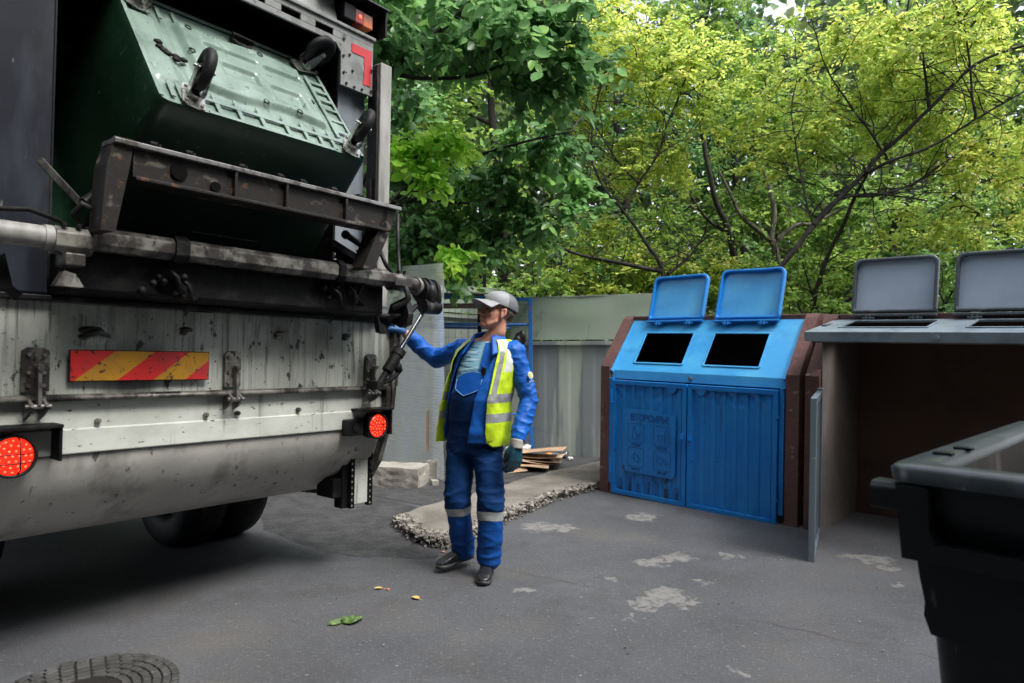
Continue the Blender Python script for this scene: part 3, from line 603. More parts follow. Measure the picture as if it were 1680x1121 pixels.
mb.prism([(-.02, 1.61), (-.1, 1.64), (-.1, 1.75), (.1, 1.78), (.1, 1.61)], 0, .55, .93); mb.build('lower_crossbeam', M['black_grime'], lift, .01)
mb = MB()   # valve cluster and hoses
for (u, z) in ((-.47, 1.72), (-.42, 1.69), (.40, 1.72), (.5, 1.74)):
    for k in range(7): mb.sphere((u+random.gauss(0, .03), -.30+random.gauss(0, .02), z+random.gauss(0, .035)), random.uniform(.012, .026), 8)
    mb.tube([(u, -.3, z+.05), (u+.02, -.36, z), (u+.05, -.33, z-.06), (u+.1, -.28, z-.04)], .011, 8)
    mb.build('valve_cluster', M['black_grime'], lift); mb = MB()
mb.tube([(-1.2, -.3, 1.90), (-1.0, -.33, 1.925), (-.9, -.33, 1.90), (-.85, -.3, 1.87)], .01, 8)
mb.build('hydraulic_hose', M['black_grime'], lift); mb = MB()
mb.tube([(.52, -.28, 1.9), (.6, -.34, 1.8), (.58, -.3, 1.72), (.66, -.26, 1.68)], .012, 8)
mb.build('hydraulic_hose', M['black_grime'], lift)
mb = MB(); mb.cyl((.93, -.33, 1.83), (1.04, -.33, 1.82), .043, n=24); mb.cyl((1.0, -.33, 1.82), (1.02, -.33, 1.82), .055, n=24); mb.build('shaft_end', M['worn_grey'], lift, .003)
mb = MB()
for k, r_ in enumerate((.07, .078, .068, .075)): mb.cyl((1.04+.03*k, -.33, 1.80), (1.062+.03*k, -.33, 1.80), r_, n=22)
mb.prism([(-.40, 1.74), (-.27, 1.7), (-.23, 1.60), (-.30, 1.585), (-.36, 1.56), (-.42, 1.58), (-.43, 1.64)], 0, .86, .90)
mb.sphere((1.09, -.335, 1.78), (.05, .09, .085), 18); mb.cyl((1.06, -.34, 1.72), (1.15, -.34, 1.72), .052, n=22)
mb.cyl((1.04, -.36, 1.70), (1.17, -.36, 1.70), .045, n=20); mb.sphere((1.15, -.34, 1.76), (.035, .07, .085), 14)
mb.tube([(.80, -.36, 1.67), (.85, -.40, 1.70), (.87, -.42, 1.73), (.86, -.40, 1.8)], .017, 10)
mb.tube([(.76, -.3, 1.62), (.84, -.35, 1.63), (.92, -.36, 1.64), (1.0, -.35, 1.70)], .016, 10)
mb.prism([(.74, 1.62), (.86, 1.62), (.80, 1.52), (.76, 1.53)], 1, -.30, -.26)
mb.build('lift_hub', M['dark_steel'], lift, .004)
ram0, ram1 = Vector((1.10, -.34, 1.71)), Vector((.865, -.32, 1.385)); rd = (ram1-ram0)
mb = MB(); mb.cyl(ram0, ram1, .014, n=18); ram = mb.build('hydraulic_ram', M['chrome'], lift)
mb = MB(); mb.cyl(ram0+rd*.88, ram0+rd*1.25, .034, n=20); mb.cyl(ram0+rd*.86, ram0+rd*.96, .04, n=20); mb.cyl(ram0+rd*1.25, ram0+rd*1.5, .02, n=18); mb.box(ram0+rd*1.5+Vector((0, .03, 0)), (.05, .1, .05))
mb.sphere(ram0+rd*1.12+Vector((.05, 0, -.02)), (.026, .026, .03)); mb.cyl(ram0+rd*1.12, ram0+rd*1.12+Vector((.07, -.01, -.04)), .013)
mb.tube([ram0+rd*1.1+Vector((.06, 0, -.05)), ram0+rd*1.25+Vector((.05, 0, -.04)), ram0+rd*1.42+Vector((.02, .02, -.02)), ram0+rd*1.55], .013, 10)
mb.build('ram_cylinder', M['black_grime'], ram, .003)
# lifting frame: arms, cross channel, comb bar
mb = MB(); mb.prism([(-.815, 1.86), (-.762, 1.86), (-.715, 2.13), (-.7, 2.235), (-.77, 2.235), (-.80, 2.12)], 1, -.50, -.38); mb.build('lift_arm', M['rusty_channel'], lift, .006)
mb = MB(); mb.prism([(.47, 1.86), (.545, 1.86), (.66, 2.10), (.705, 2.235), (.62, 2.235), (.57, 2.08)], 1, -.49, -.38); mb.build('lift_arm', M['rusty_channel'], lift, .006)
mb = MB(); mb.bb((-.78, -.52, 2.205), (.71, -.39, 2.225), 1); mb.bb((-.70, -.49, 2.09), (.63, -.475, 2.205)); mb.bb((-.70, -.52, 2.075), (.63, -.40, 2.09))
for u in (-.28, -.02, .33): mb.bb((u, -.515, 2.09), (u+.014, -.49, 2.205))
mb.cyl((-.52, -.49, 2.15), (-.52, -.50, 2.15), .035, n=20, mi=2); mb.cyl((-.36, -.49, 2.12), (-.36, -.50, 2.12), .022, n=20, mi=2)
mb.build('lift_channel', [M['rusty_channel'], M['edge_bright'], M['void']], lift, .003)
mb = MB(); mb.bb((-.74, -.40, 2.245), (.58, -.33, 2.262)); mb.bb((-.74, -.36, 2.225), (.58, -.34, 2.25))
for u in (-.6, -.45, -.2, .0, .13, .32, .5): mb.bb((u, -.41, 2.262), (u+.03, -.36, 2.275)); mb.cyl((u+.05, -.38, 2.26), (u+.05, -.38, 2.278), .009, n=6)
mb.build('comb_bar', M['dark_steel'], lift, .003)
mb = MB()   # clamp fingers at the left and links at the right
mb.bar((-.93, -.2, 2.15), (-.80, -.28, 1.98), .035, .03); mb.tube([(-.82, -.32, 1.9), (-.86, -.36, 1.93), (-.84, -.38, 1.97), (-.79, -.38, 1.95)], .014, 8); mb.cyl((-.80, -.3, 1.99), (-.76, -.3, 2.03), .025)
mb.build('clamp_link', M['dark_steel'], lift, .003); mb = MB()
mb.bar((.44, -.22, 2.02), (.72, -.25, 1.90), .07, .04); mb.cyl((.50, -.30, 2.06), (.66, -.30, 2.0), .018); mb.bar((.62, -.28, 2.0), (.68, -.28, 1.88), .03, .05); mb.bar((.52, -.2, 1.97), (.8, -.2, 1.86), .03, .06)
mb.sphere((.5, -.3, 2.06), .026, 12); mb.bar((.9, -.02, 2.5), (.9, -.02, 1.9), .02, .02)
mb.build('clamp_link', M['dark_steel'], lift, .003)
mb = MB(); mb.tube([(1.06, -.1, 2.3), (1.065, -.1, 2.1), (1.05, -.14, 1.9), (1.0, -.2, 1.84)], .013, 8); mb.build('side_hose', M['dark_steel'], lift); mb = MB(); mb.tube([(.72, -.33, 2.0), (.74, -.36, 1.92), (.80, -.36, 1.86)], .012, 8)
mb.build('side_hose', M['dark_steel'], lift); mb = MB(); mb.tube([(-1.2, -.1, 1.95), (-1.1, -.2, 1.7), (-.99, -.2, 1.6)], .02, 8); mb.build('side_hose', M['dark_steel'], lift)
mb = MB(); mb.prism([(-1.05, 1.76), (-1.15, 1.68), (-1.15, 1.60), (-1.02, 1.63)], 1, -.25, -.2); mb.build('pillar_gusset', M['black_grime'], truck)
# ---- body, chassis, cab (seen from the side only)
box_part('body', (-1.18, 1.32, 1.0), (1.05, 5.6, 3.35), M['truck_white'], .04)
box_part('chassis', (-.5, .9, .62), (.42, 8.4, .99), M['black_grime'])
mb = MB(); mb.bb((-1.15, 6.9, .9), (1.1, 8.6, 1.0)); mb.build('front_frame', M['black_grime'], truck)
mb = MB(); mb.bb((-1.1, 1.0, .5), (1.0, 1.05, .9)); mb.build('mudguard', M['black_grime'], truck)
cab = box_part('cab', (-1.2, 6.3, .75), (1.15, 8.3, 3.0), M['truck_white'], .1)
mb = MB(); mb.bb((-1.1, 8.295, 1.75), (1.05, 8.31, 2.6)); mb.bb((1.145, 7.2, 1.75), (1.16, 8.0, 2.5)); mb.bb((-1.21, 7.2, 1.75), (-1.195, 8.0, 2.5)); mb.build('cab_glass', M['void'], cab)
def tyre(u, v, par=truck):
    prof_ = [(-.14, .32), (-.145, .42), (-.12, .475), (-.05, .49), (.05, .49), (.12, .475), (.145, .42), (.14, .32), (.1, .26), (-.1, .26)]
    m_ = MB(); n_ = 48; vs = []
    for i in range(n_):
        a = 2*math.pi*i/n_
        for (x, r_) in prof_: vs.append((x, r_*math.cos(a), r_*math.sin(a)))
    k = len(prof_); m_.add(vs, [(i*k+j, i*k+(j+1) % k, ((i+1) % n_)*k+(j+1) % k, ((i+1) % n_)*k+j) for i in range(n_) for j in range(k)], 0, True)
    o = m_.build('wheel', M['rubber'], par, loc=(u, v, .49))
    m_ = MB(); m_.cyl((-.06, 0, 0), (.06, 0, 0), .265, n=32); m_.cyl((-.1, 0, 0), (.1, 0, 0), .11, n=24); m_.build('rim', M['worn_grey'], o)
for u in (.87, .56, -.75, -1.02): tyre(u, 1.62)
for u in (.86, -.96): tyre(u, 6.9)
mb = MB(); mb.cyl((-.9, 1.62, .49), (.8, 1.62, .49), .09); mb.sphere((-.05, 1.62, .49), .2); mb.tube([(.30, 1.0, .62), (.33, .97, .45), (.42, 1.02, .33)], .02, 8); mb.build('axle', M['black_grime'], truck)

# ================================================================== LIFTED GREEN CONTAINER (local: x long side, y up the base plate, z outward from the base)
th = R(52)
Lm = Matrix.Translation((.02, -.36, 2.485)) @ Matrix(((1, 0, 0), (0, math.cos(th), -math.sin(th)), (0, math.sin(th), math.cos(th)))).to_4x4()
gbin = empty('wheeled_container', mw=TM @ Lm, label='upturned green four-wheeled waste container held by the lifter of the truck', cat='waste container', group='four-wheeled waste containers')
def rrect(hx, y0, y1, r, n=5):
    out = []
    for cx, cy, a0 in ((hx-r, y1-r, 0), (-hx+r, y1-r, 90), (-hx+r, y0+r, 180), (hx-r, y0+r, 270)):
        for k in range(n+1):
            a = R(a0+90*k/n); out.append((cx+r*math.cos(a), cy+r*math.sin(a)))
    return out
def loft(mb, rings, mi=0, cap0=False, cap1=False, smooth=True):
    n = len(rings[0]); vs = [p for r_ in rings for p in r_]
    fs = [(k*n+i, k*n+(i+1) % n, (k+1)*n+(i+1) % n, (k+1)*n+i) for k in range(len(rings)-1) for i in range(n)]
    if cap0: fs.append(list(range(n))[::-1])
    if cap1: fs.append([(len(rings)-1)*n+i for i in range(n)])
    return mb.add(vs, fs, mi, smooth)
def ringz(hx, y0, y1, r, z): return [(x, y, z) for x, y in rrect(hx, y0, y1, r)]
mb = MB()
loft(mb, [ringz(.565, 0, .85, .05, 0), ringz(.575, -.008, .862, .055, -.02), ringz(.60, -.03, .90, .06, -.33), ringz(.635, -.07, .95, .07, -.8), ringz(.65, -.09, .97, .07, -.98), ringz(.69, -.13, 1.01, .07, -.985), ringz(.69, -.13, 1.01, .07, -1.05), ringz(.64, -.08, .96, .07, -1.05), ringz(.60, -.05, .92, .06, -.8), ringz(.56, 0, .85, .05, -.05)])
body = mb.build('body', M['bin_green'], gbin)
# moulded base plate
def base_h(x, y):
    h = -.014
    def bx(a, b, c, d_, e=.012):
        return max(0, min(1, (x-a)/e))*max(0, min(1, (b-x)/e))*max(0, min(1, (y-c)/e))*max(0, min(1, (d_-y)/e))
    wob = .03*math.sin(x*11)
    h += .034*bx(-.33, .40, .20+wob*.6, .72+wob*.5, .03)
    h -= .026*max(bx(-.22, .10, .56, .60, .02), bx(.12, .36, .50+.04, .60, .02))
    h -= .022*max(bx(-.16, .05, .36, .47, .02), bx(.10, .30, .28, .42, .02))
    h -= .012*bx(.33, .41, .30, .44, .02)
    h -= .02*bx(-.39, -.36, .1, .75, .02)
    h += .014*bx(-.55, -.40, .16, .70, .03)
    h += .01*math.exp(-((x-.47)**2+(y-.3)**2)/.005)
    return h
mb = MB(); grid(mb, lambda s, t: (-.545+1.09*s, .018+.814*t, base_h(-.545+1.09*s, .018+.814*t)), 150, 110)
bp = mb.build('base_plate', M['bin_base_skylit'], gbin, fixn=False)
mb = MB()
def rib(p, q, h=.024, t=.006): mb.bar((p[0], p[1], h/2-.012), (q[0], q[1], h/2-.012), h, t, up=(0, 0, 1))
rib((-.35, .105), (.50, .105)); rib((-.34, .012), (.36, .012), .02)
for x in (-.28, -.17, -.05, .09, .2, .29, .37): rib((x, .02), (x+.0, .165), .022, .005)
for y in (.2, .3, .4, .48, .56, .64): rib((.44, y), (.545, y), .022, .005)
rib((.44, .14), (.44, .68)); rib((-.55, .03), (-.55, .82), .02); rib((.55, .03), (.55, .82), .02); rib((-.5, .835), (.5, .835), .024)
for x in (-.49, -.45, -.40): rib((x, .05), (x+.0, .16), .02, .005)
for x in (-.5, -.44, -.38, -.3): rib((x, .70), (x, .80), .02, .005)
rib((.02, .60), (.24, .36), .014); rib((.05, .60), (.25, .39), .014)
mb.build('base_ribs', M['bin_base_skylit'], bp)
mb = MB()
for (x, y) in ((-.30, .46), (.02, .23), (.22, .24), (.38, .42), (-.26, .67), (.14, .68)): mb.ring((x, y, base_h(x, y)+.002), (0, 0, 1), .017, .012, .006, 20)
mb.build('drain_rings', M['bin_green'], bp)
mb = MB(); [mb.sphere((-.455+.012*j_+random.gauss(0, .012), .45-.016*j_+random.gauss(0, .012), .004), (.022, .016, .010), 10) for j_ in range(7)]; mb.build('drain_plug', M['black_grime'], bp); mb = MB(); mb.ring((.06, .755, .012), (0, 0, 1), .06, .04, .02); mb.bar((.0, .76, .03), (.12, .75, .03), .02, .03); mb.build('drain_plug', M['black_grime'], bp)
# castors
def castor(x, y, yaw, lean=0):
    Rz = Matrix.Rotation(yaw, 4, 'Z'); base = Matrix.Translation((x, y, .008)) @ Rz
    def tr(m_):
        m_.v = [tuple(base @ Vector(p)) for p in m_.v]; return m_
    q = MB(); q.prism([(-.075, -.05), (.075, -.05), (.085, -.03), (.085, .03), (.075, .05), (-.075, .05), (-.085, .03), (-.085, -.03)], 2, 0, .006); q.cyl((0, 0, .006), (0, 0, .03), .038, n=20)
    for a in (-.06, .06):
        for b_ in (-.035, .035): q.cyl((a, b_, .006), (a, b_, .014), .009, n=6)
    for s in (-1, 1):
        v_ = [(-.03, .025), (.03, .025), (.055, .10), (.065, .13), (.04, .14), (-.01, .09), (-.04, .05)]
        q.prism(v_, 1, s*.033-.0025, s*.033+.0025)
    q.cyl((.045, -.048, .125), (.045, .048, .125), .008, n=12)
    o = tr(q).build('castor', M['zinc'], gbin, .002)
    q = MB(); prof_ = [(-.02, .055), (-.024, .085), (-.012, .1), (.012, .1), (.024, .085), (.02, .055)]; n_ = 36; vs = []
    for i in range(n_):
        a = 2*math.pi*i/n_
        for (yy, r_) in prof_: vs.append((.045+r_*math.cos(a), yy, .125+r_*math.sin(a)))
    k = len(prof_); q.add(vs, [(i*k+j, i*k+(j+1) % k, ((i+1) % n_)*k+(j+1) % k, ((i+1) % n_)*k+j) for i in range(n_) for j in range(k)], 0, True)
    tr(q).build('tyre', M['rubber'], o)
    q = MB(); q.cyl((.045, -.012, .125), (.045, .012, .125), .056, n=28); q.ring((.045, 0, .125), (0, 1, 0), .056, .046, .036); q.cyl((.045, -.022, .125), (.045, .022, .125), .02)
    for k in range(6):
        a = k*math.pi/3; q.bar((.045, 0, .125), (.045+.05*math.cos(a), 0, .125+.05*math.sin(a)), .03, .008)
    tr(q).build('wheel_rim', M['bin_dark'], o)
castor(-.40, .075, R(75)); castor(.49, .075, R(62)); castor(.47, .77, R(15)); castor(-.47, .77, R(60))
mb = MB(); mb.prism([(.0, -.13), (-.02, -.27), (.03, -.36), (.07, -.34), (.05, -.2), (.09, -.14), (.05, -.12)], 0, -.002, .002); tl = mb.build('torn_label', M['torn_label'], gbin)
tl.location = (-.607, .38, -.25); tl.rotation_euler = (0, R(-3.5), 0)
mb = MB(); mb.bb((-.17, -.064, -.80), (.21, -.058, -.68)); pf = mb.build('label_plate', M['plate_face'], gbin); pf.rotation_euler = (R(4), 0, 0); pf.location = (0, -.05, .01)
mb = MB(); mb.prism([(-.64, -.05), (-.64, -1.0), (-.60, -1.0), (-.585, -.05)], 1, .18, .2) if False else None
mb = MB(); mb.prism([(-.13, -1.05), (1.01, -1.05), (1.03, -1.1), (.9, -1.16), (0, -1.16), (-.15, -1.1)], 0, -.7, .7); mb.build('lid', M['bin_green'], gbin, .02)

# ================================================================== BIN SHELTERS (local: x along the front, y into, z up)
def side_wall(u0, u1, depth, name, par, peak=1.725):
    q = MB(); q.prism([(-.01, -.05), (-.01, 1.225), (.355, peak-.03), (.40, peak), (depth, peak), (depth, -.05)], 0, u0, u1)
    o = q.build(name, M['brown_concrete'], par, .012, 3); return o
def hood(par, hinge, ang, m_main, u0, u1, openings, length, fasc=.085, lipdrop=True):
    """slanted steel hood: local p along slope from back (0) to front (length); ang = downward angle"""
    ca, sa = math.cos(ang), math.sin(ang)
    def W_(u, s, n_=0): return (u, hinge[0]-s*ca-n_*sa*1.0, hinge[1]-s*sa+n_*ca)
    q = MB(); t = .012
    us = [u0]+[x for o_ in openings for x in (o_[0], o_[1])]+[u1]
    s0, s1 = openings[0][2], openings[0][3]
    def slab(ua, ub, sa_, sb_):
        vs = [W_(ua, sa_), W_(ub, sa_), W_(ub, sb_), W_(ua, sb_), W_(ua, sa_, -t), W_(ub, sa_, -t), W_(ub, sb_, -t), W_(ua, sb_, -t)]
        q.add(vs, [(0, 3, 2, 1), (4, 5, 6, 7), (0, 1, 5, 4), (1, 2, 6, 5), (2, 3, 7, 6), (3, 0, 4, 7)])
    slab(u0, u1, -.02, s0); slab(u0, u1, s1, length)
    for i in range(0, len(us), 2): slab(us[i], us[i+1], s0, s1)
    o = q.build('hood', m_main, par)
    q = MB()       # fascia folded down at the front edge and side cheeks
    for ua, ub in ((u0, u1),):
        f0 = W_(ua, length); dv = Vector((0, -sa*.0, 0))
        fd = Vector((0, -math.sin(R(8)), -math.cos(R(8)))) if ang > .5 else Vector((0, math.sin(ang)*.8, -math.cos(ang)*.95))
        a0, b0 = Vector(W_(ua, length)), Vector(W_(ub, length)); th_ = Vector((0, .012, 0))
        k = [a0, b0, b0+fd*fasc, a0+fd*fasc, a0+th_, b0+th_, b0+fd*fasc+th_, a0+fd*fasc+th_]
        q.add(k, [(0, 3, 2, 1), (4, 5, 6, 7), (0, 1, 5, 4), (1, 2, 6, 5), (2, 3, 7, 6), (3, 0, 4, 7)])
    q.build('fascia', m_main, o, .004)
    q = MB()       # raised lips round the openings
    for a, b_, c, d_ in openings:
        for (p0, p1) in (((a, c), (b_, c)), ((b_, c), (b_, d_)), ((b_, d_), (a, d_)), ((a, d_), (a, c))):
            x0, x1 = Vector(W_(p0[0], p0[1], .003)), Vector(W_(p1[0], p1[1], .003)); q.bar(x0, x1, .016, .014, up=(0, -sa, ca))
    q.build('opening_lip', m_main, o, .003)
    q = MB(); p = Vector(W_((u0+u1)/2, length)); fdv = fd*fasc*.55
    q.cyl(p+fdv+Vector((0, .0, 0)), p+fdv+Vector((0, -.02, 0)), .017, n=18); q.cyl(p+fdv+Vector((0, -.02, 0)), p+fdv+Vector((0, -.024, 0)), .008, n=12); q.build('lock', M['zinc'] if m_main is M['blue_hood'] else m_main, o)
    return o, W_
def lid(par, u0, u1, v, z, h, lean, m_face, m_rim, warp=0.0, slope=0.0):
    "raised tray lid standing on its hinges"
    o = empty('lid', (0, 0, 0)); o.parent = par
    T_ = Matrix.Translation((u0, v, z)) @ Matrix.Rotation(slope, 4, 'Y') @ Matrix.Rotation(-lean, 4, 'X')
    o.matrix_local = T_
    wd = u1-u0; r = .05
    pts = [(0, 0), (wd, 0)]+[(wd-r+r*math.cos(R(a)), h-r+r*math.sin(R(a))) for a in (0, 30, 60, 90)]+[(r+r*math.cos(R(a)), h-r+r*math.sin(R(a))) for a in (90, 120, 150, 180)]
    q = MB(); q.prism(pts, 1, .020, .028); q.build('lid_panel', m_face, o)
    def off(p, d_):
        cx, cy = wd/2, h/2; return (cx+(p[0]-cx)*(1-d_/(wd/2)), cy+(p[1]-cy)*(1-d_/(h/2)))
    def wv(p): return warp*math.sin(p[0]*9+1)*(p[1]/h)
    q = MB(); n_ = 40; path = []
    tot = []
    for i in range(len(pts)):
        a, b_ = Vector(pts[i]), Vector(pts[(i+1) % len(pts)])
        m_ = max(1, int((b_-a).length/.03))
        for k in range(m_): tot.append(a.lerp(b_, k/m_))
    rings = []
    for (d_, y) in ((0, .030), (0, -.018), (.004, -.022), (.018, -.022), (.022, -.018), (.022, .021)):
        rings.append([(off(p, d_)[0], y+wv(p), off(p, d_)[1]+wv(p)) for p in tot])
    loft(q, rings); rm_ = q.build('lid_rim', m_rim, o)
    q = MB(); q.cyl((wd*.52, .0215, h-.033), (wd*.52, .031, h-.033), .055, n=24); q.build('lid_tab', m_rim, o)
    q = MB(); q.bb((-.005, -.03, -.03), (wd+.005, .01, -.012)); q.build('lid_flange', m_rim, o, .003)
    for s in (.22, .78):
        q = MB(); q.cyl((wd*s-.045, -.02, -.045), (wd*s+.045, -.02, -.045), .009, n=10); q.bb((wd*s-.02, -.035, -.06), (wd*s-.008, -.005, -.02)); q.bb((wd*s+.008, -.035, -.06), (wd*s+.02, -.005, -.02)); q.build('hinge', m_rim, o)
    return o
# ---- blue one
blue = empty('bin_shelter', mw=SM, label='brown concrete recycling shelter with closed blue corrugated doors and blue lids', cat='bin shelter', group='concrete bin shelters')
side_wall(-.115, -.012, 1.15, 'side_wall', blue); side_wall(1.712, 1.815, 1.15, 'side_wall', blue)
q = MB(); q.bb((-.012, .392, 1.655), (1.712, 1.15, 1.722)); q.build('top_slab', M['brown_concrete'], blue, .01, 2)
q = MB(); q.bb((-.012, 1.05, -.05), (1.712, 1.12, 1.655)); q.build('back_wall', M['bay_back'], blue)
q = MB(); q.bb((-.012, .01, .001), (1.712, 1.05, .012)); q.build('shelter_floor', M['bay_floor'], blue)
bh = R(53.5)
ho, W_ = hood(blue, (.39, 1.675), bh, M['blue_hood'], -.008, 1.70, [(.205, .725, .15, .51), (.93, 1.445, .15, .51)], .60)
q = MB(); q.prism([(.0, 1.19), (.385, 1.67), (.385, 1.64), (.02, 1.17)], 0, -.008, .01); q.build('hood_cheek', M['blue_hood'], ho); q = MB(); q.prism([(.0, 1.19), (.385, 1.67), (.385, 1.64), (.02, 1.17)], 0, 1.682, 1.70); q.build('hood_cheek', M['blue_hood'], ho)
lid(blue, .19, .775, .352, 1.68, .445, R(17), M['blue_hood'], M['blue_door'], slope=R(-1.0))
lid(blue, .90, 1.495, .352, 1.68, .47, R(17), M['blue_hood'], M['blue_door'], .006, slope=R(-.5))
def blue_door(u0, u1, plate):
    o = empty('door', (u0, 0, 0)); o.parent = blue; wd = u1-u0; z0, z1 = .012, 1.10
    q = MB(); f = .042
    q.bb((0, -.035, z0), (f, 0, z1)); q.bb((wd-f, -.035, z0), (wd, 0, z1)); q.bb((f, -.035, z1-f), (wd-f, 0, z1)); q.bb((f, -.035, z0), (wd-f, 0, z0+f)); q.build('door_frame', M['blue_door'], o, .004)
    # corrugated sheet with dents near the top
    def cor(s, t):
        x = f+(wd-2*f)*s; z = z0+f+(z1-z0-2*f)*t; ph = (x/.10) % 1; y = -.008-(.011 if .12 < ph < .52 else 0)
        e = min(1, abs(((ph-.12+.5) % 1)-.5)/.04); 
        if t > .80:
            y += .012*noise.noise(Vector((x*16+plate*9, z*16, 3)))*min(1, (t-.80)/.08)
        y += .003*noise.noise(Vector((x*5, z*5, 8)))
        return (x, y, z)
    q = MB(); grid(q, cor, 200, 60); q.build('door_sheet', M['blue_door'], o, fixn=False)
    q = MB(); q.prism([(f, z0+f), (wd-f, z0+f), (wd-f, z0+f+.10), (wd-.2, z0+f+.12), (f+.1, z0+f+.11), (f, z0+f+.13)], 1, -.004, -.003)
    # finger tab near the meeting edge
    tx = wd-.15 if plate else .13
    q = MB(); q.prism([(tx+.05*math.cos(R(a)), z1-f+.004+.05*math.sin(R(a))*.9) for a in range(180, 361, 20)], 1, -.03, -.022); q.cyl((tx, -.03, z1-f-.018), (tx, -.032, z1-f-.018), .03); q.build('door_tab', M['blue_door'], o)
    hx = 0.0 if plate else wd
    for z in (.95, .28):
        q = MB(); q.cyl((hx, -.04, z-.06), (hx, -.04, z+.06), .011, n=12); q.bb((hx-.004, -.05, z-.07), (hx+.02, -.035, z-.06)); q.build('hinge', M['blue_door'], o)
    q = MB(); hx2 = wd-.03 if plate else .03; q.bb((hx2-.02, -.05, .60), (hx2+.012, -.035, .66)); q.cyl((hx2-.004, -.05, .62), (hx2-.004, -.062, .62), .012); q.build('latch', M['blue_door'], o, .003)
    return o
d1 = blue_door(.035, .84, 1); d2 = blue_door(.852, 1.655, 0)
for u0, u1 in ((-.008, .03), (1.662, 1.70)):
    q = MB(); q.bb((u0, -.015, .1), (u1, .02, 1.115)); q.build('jamb', M['blue_door'], blue, .003)
# raised plate with lettering and pictograms
q = MB()
px0, px1, pz0, pz1 = .17, .70, .245, .845
poly = [(px0-.03, pz0+.02), (px0+.01, pz0), (px1-.04, pz0-.005), (px1-.01, pz0+.01), (px1, pz0+.05), (px1, pz1-.045), (px1-.02, pz1-.03), (px1-.14, pz1-.03), (px1-.15, pz1), (px0-.0, pz1-.005), (px0-.03, pz1-.05)]
q.prism(poly, 1, -.034, -.026); plate = q.build('sign_plate', M['blue_plate'], d1, .002)
q = MB(); q.bb((.0, -.0, 0), (.001, .001, .001)) if False else None
M['letter_shadow'] = mat('letter_shade_blue', (.004, .08, .29), .5)  # darker blue puts the shade of the embossed strokes into the colour
GL = {'В': [[(0, 0), (0, 1), (.45, 1), (.6, .88), (.6, .64), (.45, .53), (0, .53)], [(.45, .53), (.65, .4), (.65, .14), (.5, 0), (0, 0)]], 'Т': [[(0, 1), (.7, 1)], [(.35, 1), (.35, 0)]],
      'О': [[(.2, 0), (.5, 0), (.7, .22), (.7, .78), (.5, 1), (.2, 1), (0, .78), (0, .22), (.2, 0)]], 'Р': [[(0, 0), (0, 1), (.45, 1), (.62, .86), (.62, .6), (.45, .46), (0, .46)]],
      'С': [[(.66, .82), (.48, 1), (.2, 1), (0, .78), (0, .22), (.2, 0), (.48, 0), (.66, .18)]], 'Ь': [[(0, 1), (0, 0), (.45, 0), (.6, .14), (.6, .4), (.45, .54), (0, .54)]],
      'Ы': [[(0, 1), (0, 0), (.36, 0), (.48, .14), (.48, .4), (.36, .54), (0, .54)], [(.78, 1), (.78, 0)]], 'Е': [[(.6, 1), (0, 1), (0, 0), (.6, 0)], [(0, .52), (.5, .52)]],
      'К': [[(0, 0), (0, 1)], [(.6, 1), (0, .45), (.62, 0)]], 'Л': [[(0, 0), (.12, .1), (.2, 1), (.62, 1), (.62, 0)]], 'П': [[(0, 0), (0, 1), (.6, 1), (.6, 0)]], 'А': [[(0, 0), (.33, 1), (.66, 0)], [(.12, .34), (.54, .34)]],
      'И': [[(0, 1), (0, 0), (.6, 1), (.6, 0)]], 'Б': [[(.6, 1), (0, 1), (0, 0), (.45, 0), (.6, .14), (.6, .4), (.45, .54), (0, .54)]], 'У': [[(0, 1), (.32, .38)], [(.64, 1), (.24, 0), (.05, 0)]],
      'М': [[(0, 0), (0, 1), (.36, .35), (.72, 1), (.72, 0)]], 'Г': [[(0, 0), (0, 1), (.55, 1)]]}
def letters(name, word, h, cx, cz, t):
    q = MB(); ws = [max(p[0] for st in GL[c] for p in st)*h*.92 for c in word]; gap = .24*h; x = cx-(sum(ws)+gap*(len(word)-1))/2
    for c, w_ in zip(word, ws):
        for st in GL[c]:
            for p0, p1 in zip(st[:-1], st[1:]):
                a_ = Vector((x+p0[0]*h*.92, -.0352, cz+(p0[1]-.5)*h)); b_ = Vector((x+p1[0]*h*.92, -.0352, cz+(p1[1]-.5)*h)); e_ = (b_-a_).normalized()*t*.4; q.bar(a_-e_, b_+e_, t, .003, up=(0, 1, 0))
        x += w_+gap
    return q.build(name, M['letter_shadow'], plate)
letters('heading_text', 'ВТОРСЫРЬЕ', .056, .435, .765, .0085)
for s_, x, z in (('СТЕКЛО', .285, .503), ('ПЛАСТИК', .565, .503), ('БУМАГА', .285, .278), ('МЕТАЛЛ', .565, .278)): letters('caption_text', s_, .019, x, z, .003)
q = MB()
def line(pts, t=.0035):
    for a, b_ in zip(pts[:-1], pts[1:]): q.bar((a[0], -.035, a[1]), (b_[0], -.035, b_[1]), t, .003, up=(0, 1, 0))
for x, z in ((.285, .615), (.565, .615), (.285, .39), (.565, .39)):
    a = .088; line([(x-a+.01, z-a), (x+a-.01, z-a), (x+a, z-a+.01), (x+a, z+a-.01), (x+a-.01, z+a), (x-a+.01, z+a), (x-a, z+a-.01), (x-a, z-a+.01), (x-a+.01, z-a)])
x, z = .265, .615; line([(x-.02, z-.06), (x-.02, z), (x-.008, z+.03), (x-.008, z+.06), (x+.008, z+.06), (x+.008, z+.03), (x+.02, z), (x+.02, z-.06), (x-.02, z-.06)], .003); line([(x+.035, z-.06), (x+.06, z-.06), (x+.048, z-.06), (x+.048, z-.03), (x+.065, z-.005), (x+.03, z-.005), (x+.048, z-.03)], .003)
x, z = .59, .615; line([(x-.0, z-.06), (x, z+.03), (x+.02, z+.06), (x+.045, z+.03), (x+.045, z-.06), (x, z-.06)], .003)
